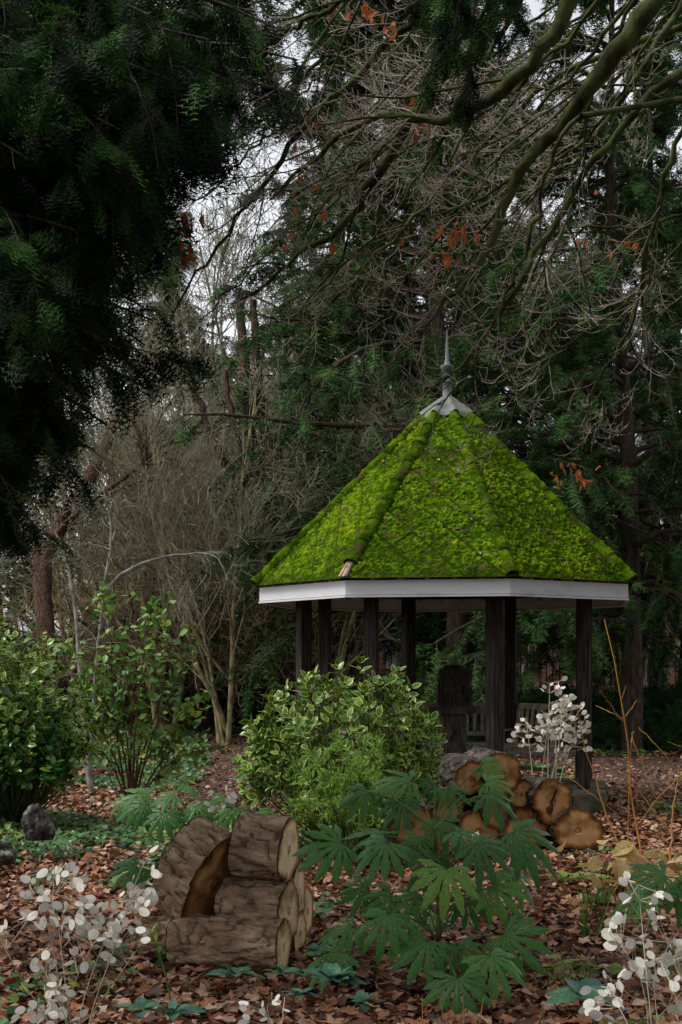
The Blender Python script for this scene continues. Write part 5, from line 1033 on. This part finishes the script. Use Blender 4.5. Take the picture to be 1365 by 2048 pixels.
honesty('few white seed pods on a thin stem behind the left log stack', [[(440, 1720), (441, 1660), (442, 1590)], [(405, 1700), (400, 1660)]], [(432, 1590, 3), (440, 1615, 4), (452, 1600, 3), (425, 1612, 2), (398, 1655, 3), (458, 1580, 2)], 9.4, .055, 0, 4, tuple(P(440, 1760, 9.4)))
honesty('small pale seed pods at the bottom centre of the frame', [[(545, 2180), (540, 2060), (535, 2010)], [(550, 2180), (565, 2040), (570, 1995)]], [(500, 2010, 3), (528, 2012, 3), (535, 2035, 2), (555, 2000, 3), (497, 2030, 2), (575, 2025, 1)], 5.6, .05, 0, 4, tuple(P(545, 2212, 5.6)))

# ------------------------------------------------------------ orange dogwood stems and yellow leaves
DW = [([(555, 1390), (530, 1130), (495, 900), (480, 700), (440, 510), (410, 350), (375, 140)], 1.3), ([(490, 1340), (400, 1080), (300, 760), (235, 550)], 1.2), ([(665, 1330), (700, 1050), (743, 830)], 1.5), ([(490, 690), (600, 960), (680, 1140)], .7), ([(743, 850), (640, 1000), (550, 1110)], .8), ([(200, 880), (350, 990), (520, 1120)], .6),
      ([(750, 880), (650, 760), (550, 650)], .7), ([(465, 620), (365, 500)], .6), ([(465, 610), (400, 580), (340, 545)], .55), ([(470, 610), (545, 520)], .55), ([(440, 510), (462, 450)], .5), ([(495, 900), (560, 970), (690, 1150)], .7), ([(492, 1330), (492, 1000), (500, 700)], .8), ([(743, 740), (670, 715)], .5), ([(610, 1100), (680, 1290)], .5), ([(485, 715), (520, 670)], .4)]
o = thing('dogwood_shrub', 'leafless shrub of thin orange and yellow stems at right', 'shrub', tuple(P(1285, 1780, 11.2)))
for t_, rr_ in DW:
    p = smooth_path([P(a_, b_, 11.2) + [0, rng.uniform(-.15, .15), 0] for a_, b_ in c1(t_)], 14); p[1:-1] += rng.normal(0, .004, (12, 3)); mb = MB(); tubes(mb, p, np.linspace(.0075 * rr_, .003 * rr_ ** .5, 14), 6); mb.build('stem', G['stem_orange'], o)
c = P(1288, 1715, 10.9); o = thing('hosta_plant', 'collapsed clump of broad yellow and tan leaves around the orange stems', 'plant', (c[0], c[1], 0)); LB = leaf(6, .34, curl=.3, fold=.25); me = MB().add(*LB).mesh('leaf', G['hosta'])
for i in range(95):
    p = np.array([c[0] + rng.normal(.04, .24), c[1] + rng.normal(0, .25), .04 + abs(rng.normal(0, .14))]); d = rng.normal(0, 1, 3) * [1, .6, .5] + [0, -.4, -.2]; link('leaf', me, o, mat=M4(p - np.array(o.location), frames(unit(d)[None], roll=rng.normal(0, .6, 1))[0], rng.uniform(.13, .25)))

# ------------------------------------------------------------ drooping narrow-leaved spurge
o = thing('spurge_plant', 'feathery bright green drooping stems in front of the variegated bush', 'plant', tuple(P(690, 1700, 11.2)))
mb = MB(); lf = MB(); q = []
for (x0, y0, x1, y1, x2, y2) in ((700, 1700, 690, 1560, 700, 1450), (690, 1700, 650, 1560, 610, 1470), (700, 1700, 720, 1560, 735, 1460), (705, 1700, 755, 1560, 765, 1480), (690, 1700, 640, 1600, 590, 1520), (700, 1700, 705, 1560, 680, 1480), (710, 1700, 740, 1600, 758, 1540), (690, 1700, 668, 1560, 655, 1500), (695, 1700, 690, 1600, 640, 1550), (700, 1700, 730, 1620, 740, 1590), (680, 1700, 620, 1620, 600, 1600), (690, 1700, 700, 1600, 715, 1500), (700, 1700, 770, 1600, 785, 1560)):
    dy = rng.uniform(-.35, .35); q.append(smooth_path([P(x0, y0, 11.0), P(x1, y1, 10.9 + dy * .6), P(x2, y2, 10.9 + dy * .6)], 12))
q = np.array(q); qr = np.tile(np.linspace(.006, .002, 12), (len(q), 1)); tubes(mb, q, qr, 5); s = spawn(q, qr, 6, .35, .95, .5, .3, .6, ln=.9); p2, r2 = grow(s[0], s[1], s[2], np.full(len(s[3]), .002), 8, .06, (0, 0, -1.1)); tubes(mb, p2, r2, 3); mb.build('stem', G['stem_green'], o)
for arr, n in ((q, 95), (p2, 40)):
    K = arr.shape[1]; tt = rng.uniform(.25 if arr is q else 0, 1, (len(arr), n)); uu = tt * (K - 1); ii = np.minimum(uu.astype(int), K - 2); ff = (uu - ii)[..., None]; I = np.arange(len(arr))[:, None]; sp = (arr[I, ii] * (1 - ff) + arr[I, ii + 1] * ff).reshape(-1, 3); sd = unit(arr[I, ii + 1] - arr[I, ii]).reshape(-1, 3)
    d = unit(sd * .7 + rng.normal(0, .6, sp.shape)); scatter(lf, (np.array([[0, 0, 0], [.5, -.09, 0], [1, 0, -.05], [.5, .09, 0]]), np.array([[0, 1, 2, 3]])), sp, frames(d, roll=rng.uniform(-2, 2, len(sp))), rng.uniform(.04, .07, len(sp)))
lf.build('foliage', G['spurge'], o, kind='stuff')

# ------------------------------------------------------------ low rosettes, ferns, grasses, ivy
LH = leaf(6, .27, curl=.28, fold=.16); LHm = MB().add(*LH).mesh('leaf', G['hellebore']); LVm = MB().add(*leaf(5, .26, .3)).mesh('leaf', [G['green'], G['white_margin']])
def rosette(px, py, Y, n, sz, label, me=LHm, nm='rosette_plant', heads=1, grp='low leafy rosettes among the dead leaves', h=.16, sp=.0, flat=.35):
    b = P(px, py, Y); g_ = float(gz(b[0], b[1])); o = thing(nm, label, 'plant', (b[0], b[1], g_), grp); mb = MB()
    for hd in range(heads):
        c = np.array([rng.normal(0, sp), rng.normal(0, sp * .6), max(.03, b[2] - g_) + rng.normal(0, sp * .4)]); tubes(mb, smooth_path([[c[0] * .5, c[1] * .5, -.02], c * [1, 1, .5], c], 5), np.full(5, .0045), 5)
        for i in range(n):
            a = i * 2.399 + hd; e = flat + .5 * (i / n); d = unit(np.array([math.cos(a) * (1 - e * .5), math.sin(a) * (1 - e * .5), e + rng.normal(0, .12)])); link('leaf', me, o, mat=M4(c + d * .008, frames(d[None], roll=rng.normal(0, .25, 1))[0], sz * rng.uniform(.75, 1.1) * (1 - .35 * i / n)))
    mb.build('stem', G['stem_green'], o); return o
rosette(472, 1950, 6.6, 10, .155, 'rosette of blue green leaves just below the left log stack', flat=.15)
rosette(562, 1948, 6.9, 8, .13, 'small leafy rosette right of the first one below the logs', flat=.15)
rosette(672, 1962, 6.0, 20, .15, 'dark many leaved spurge rosette at the bottom centre', flat=.2)
rosette(598, 1990, 6.2, 9, .12, 'low rosette left of the dark spurge rosette', flat=.1)
rosette(728, 2005, 6.1, 9, .11, 'small rosette lying right below the dark spurge rosette', flat=.1)
rosette(285, 2020, 6.2, 9, .14, 'green rosette at the bottom left beside the seed pod clump', flat=.15)
rosette(348, 2025, 6.3, 8, .13, 'green rosette right of its bottom left twin', flat=.1)
rosette(632, 1905, 7.2, 8, .12, 'little plant at the right foot of the log stack', flat=.2)
rosette(250, 1700, 9.4, 7, .12, 'small rosette above the lower left seed pods', flat=.3)
rosette(1165, 1995, 6.0, 9, .19, 'broad leaved plant at the bottom right behind seed pods', flat=.1)
rosette(1060, 1760, 9.4, 5, .1, 'single small round leaved plant right of the big palmate shrub', flat=.1)
rosette(985, 1700, 9.6, 12, .13, 'cream edged leafy plant behind the big palmate shrub', me=LVm, nm='variegated_plant', heads=6, sp=.13, grp=None)
rosette(620, 1620, 11.4, 10, .11, 'pale green leafy sprig left of the drooping spurge', me=MB().add(*LH).mesh('leaf', G['shrub_leaf']), nm='leafy_sprig', heads=4, sp=.09, grp=None, flat=.5)
def tuft(px, py, Y, n, L, label, mat='grassblade', w=.008, nm='grass_tuft', sp=.05, sag=-.5, cat='grass tuft', part=False, grp='tufts of grass and bulb shoots'):
    b = P(px, py, Y); b[2] = gz(b[0], b[1]); o = thing(nm, label, cat, tuple(b), grp); mb = MB()
    st = b + rng.normal(0, sp, (n, 3)) * [1, 1, 0]; p, r = grow(st, rng.normal(0, .22 if sag > -.3 else .4, (n, 3)) + [0, 0, 1], L * rng.uniform(.5, 1.1, n), np.full(n, w), 7, .04, (0, 0, sag))
    for i in range(n):
        t_ = unit(p[i, -1] - p[i, 0]); sd = unit(np.cross(t_, rng.normal(0, 1, 3))); wv = w * np.array([.8, 1, 1, .9, .75, .45, .05]); V = np.concatenate([p[i] - sd * wv[:, None] / 2, p[i] + sd * wv[:, None] / 2]); q = np.array([[j, j + 1, j + 8, j + 7] for j in range(6)])
        if part: MB().add(V, q, 0, rng.random()).build('blade', G[mat], o)
        else: mb.add(V, q, 0, rng.random())
    if not part: mb.build('blades', G[mat], o, kind='stuff')
tuft(1195, 1790, 10.2, 46, .2, 'dense clump of short green daffodil shoots right of the log pile', w=.014, sp=.06, sag=-.05, part=True)
tuft(1185, 1850, 9.0, 14, .42, 'tall thin green shoots below the short daffodil clump', w=.012, sp=.04, sag=-.05, part=True)
tuft(1325, 1900, 7.9, 16, .3, 'green bulb leaves between the right seed pods', w=.016, sp=.08, sag=-.1, part=True)
tuft(1140, 1960, 7.6, 60, .24, 'arching fine grass beside the palmate shrub at right', w=.005, sp=.06)
tuft(1128, 1930, 7.7, 30, .22, 'dry straw coloured grass mixed beside the arching grass', 'drygrass', w=.004, sp=.07)
tuft(1060, 2040, 6.6, 20, .16, 'small grass tuft at the bottom edge right of centre', w=.006, sp=.05)
tuft(65, 1730, 10.7, 8, .18, 'grey green shoots beside the left rock', w=.014, sp=.04, sag=-.05, part=True)
tuft(205, 1930, 7.5, 16, .12, 'short green shoots behind the lower left seed pods', w=.01, sp=.06, sag=-.1)
# ferns
def fern(px, py, Y, n, L, label):
    b = P(px, py, Y); b[2] = gz(b[0], b[1]); o = thing('fern', label, 'fern', tuple(b), 'small yellow green ferns')
    V = []; Fc = []
    for i in range(16):
        t_ = (i + .6) / 16; l = .26 * math.sin(math.pi * (.15 + .85 * t_)) ** .8
        for s_ in (-1, 1):
            k = len(V); V += [[t_, 0, -.35 * t_ * t_], [t_ + .045, 0, -.35 * t_ * t_], [t_ + .06, s_ * l, -.35 * t_ * t_ - .03], [t_ + .02, s_ * l * .85, -.35 * t_ * t_ - .03]]; Fc.append([k, k + 1, k + 2, k + 3])
    me = MB().add(V, np.array(Fc)).mesh('frond', G['fern'])
    for i in range(n):
        a = rng.uniform(0, 6.28); d = unit(np.array([math.cos(a), math.sin(a), .45])); link('frond', me, o, mat=M4(rng.normal(0, .05, 3) * [1, 1, 0] + [0, 0, .03], frames(d[None], roll=rng.normal(0, .3, 1))[0], L * rng.uniform(.7, 1.1)))
fern(1150, 1725, 11.2, 11, .26, 'yellow green fern on the leaves right of the widest log'); fern(1205, 1700, 11.8, 8, .2, 'small bright fern behind the daffodil clump'); fern(1105, 1900, 8.0, 9, .26, 'fern half under the right leaves of the palmate shrub'); fern(1215, 1890, 7.9, 6, .18, 'tiny fern between grass and right seed pods'); fern(470, 2040, 6.5, 9, .13, 'fresh feathery green plant at the bottom left of centre'); fern(1000, 1888, 8.1, 8, .22, 'fern behind the lower leaves of the palmate shrub'); fern(1290, 2010, 6.6, 6, .2, 'fern at the lower right corner beneath white pods')
# stray twigs at the very bottom
o = thing('young_shoots', 'thin yellow and crimson shoots rising at the bottom centre right', 'shoots', tuple(P(920, 2120, 6.5)))
for a_, m_ in (([(845, 2120), (846, 2050), (845, 1995)], 'stem_orange'), ([(890, 2120), (888, 2050), (882, 1995)], 'stem_orange'), ([(925, 2120), (928, 2040), (926, 1990)], 'stem_orange'), ([(955, 2120), (960, 2040), (968, 1995)], 'stem_orange'), ([(830, 2120), (810, 2035), (790, 2010)], 'stem_red'), ([(920, 2120), (912, 2040), (905, 2000)], 'stem_red')):
    p = smooth_path([P(x_, y_, 6.45) for x_, y_ in a_], 8); mb = MB(); tubes(mb, p, np.linspace(.004, .002, 8), 5); mb.build('shoot', G[m_], o)
o = thing('green_shoot', 'lone bright green shoot with leafy tip leaning beside the bottom log', 'plant', tuple(P(340, 2010, 6.9)))
p = smooth_path([P(343, 2010, 6.9), P(332, 1950, 6.9), P(318, 1900, 6.9), P(302, 1868, 6.9)], 8); mb = MB(); tubes(mb, p, np.linspace(.005, .003, 8), 5); mb.build('stem', G['stem_green'], o)
me = MB().add(*LN).mesh('leaf', G['spurge'])
for i in range(7): d = unit(rng.normal(0, .6, 3) + [0, 0, .8]); link('leaf', me, o, mat=M4(p[-1 - i // 3] - np.array(o.location), frames(d[None])[0], .06))
# ground ivy
def patch(x0, x1, y0, y1, n, dens):
    x = rng.uniform(x0, x1, n); y = rng.uniform(y0, y1, n); m = fbm(np.stack([x * .9, y * .7, x * 0 + 31], 1), 3); ok = (m > dens) & ~in_gaz(x, y) & (path_mask(x, y) < .2); ok &= on_screen(x, y); return x[ok], y[ok]
mb = MB()
IV = (np.array([[0, 0, 0], [.35, -.5, .05], [.6, -.2, 0], [1, 0, -.08], [.6, .2, 0], [.35, .5, .05]]), np.array([[0, 1, 2], [0, 2, 3], [0, 3, 4], [0, 4, 5]]))
for a_ in ((-7, -.9, 10.5, 22, 30000, .47), (-8, -.3, 22, 36, 15000, .36), (-.9, 2.2, 8, 14, 2500, .56), (1.8, 7, 12, 27, 10000, .52), (-2.2, 2.2, 6.4, 9.5, 2500, .6), (-1.2, .4, 11.5, 14.5, 1500, .4)):
    x, y = patch(*a_); n = len(x); z = gz(x, y) + rng.uniform(.02, .11, n); zz = unit(rng.normal(0, .4, (n, 3)) + [0, -.25, 1]); xx = unit(np.cross(zz, rng.normal(0, 1, (n, 3)))); scatter(mb, IV, np.stack([x, y, z], 1), np.stack([xx, np.cross(zz, xx), zz], 2), rng.uniform(.045, .1, n) * np.where(y > 20, 1.3, 1), a=np.clip(.5 * vnoise(np.stack([x, y, z], 1) * .8) + .5 * rng.random(n), 0, .99))
mb.build('ground_ivy', G['ivy'], label='patches of low dark green ivy creeping through the dead leaves', cat='ivy', kind='stuff')
# fallen twigs
n = 260; x, y = ring_pts(n, 6.6, 18); ok = ~in_gaz(x, y); x, y = x[ok], y[ok]; st = np.stack([x, y, gz(x, y) + .03], 1); d = rng.normal(0, 1, st.shape); d[:, 2] *= .08; p, r = grow(st, d, rng.uniform(.08, .45, len(x)), rng.uniform(.0015, .004, len(x)), 6, .12); p[..., 2] = np.maximum(p[..., 2], gz(p[..., 0], p[..., 1]) + .02); mb = MB(); tubes(mb, p, r, 4); mb.build('fallen_twigs', G['twig_straw'], label='thin broken twigs scattered over the dead leaves', cat='twigs', kind='stuff')
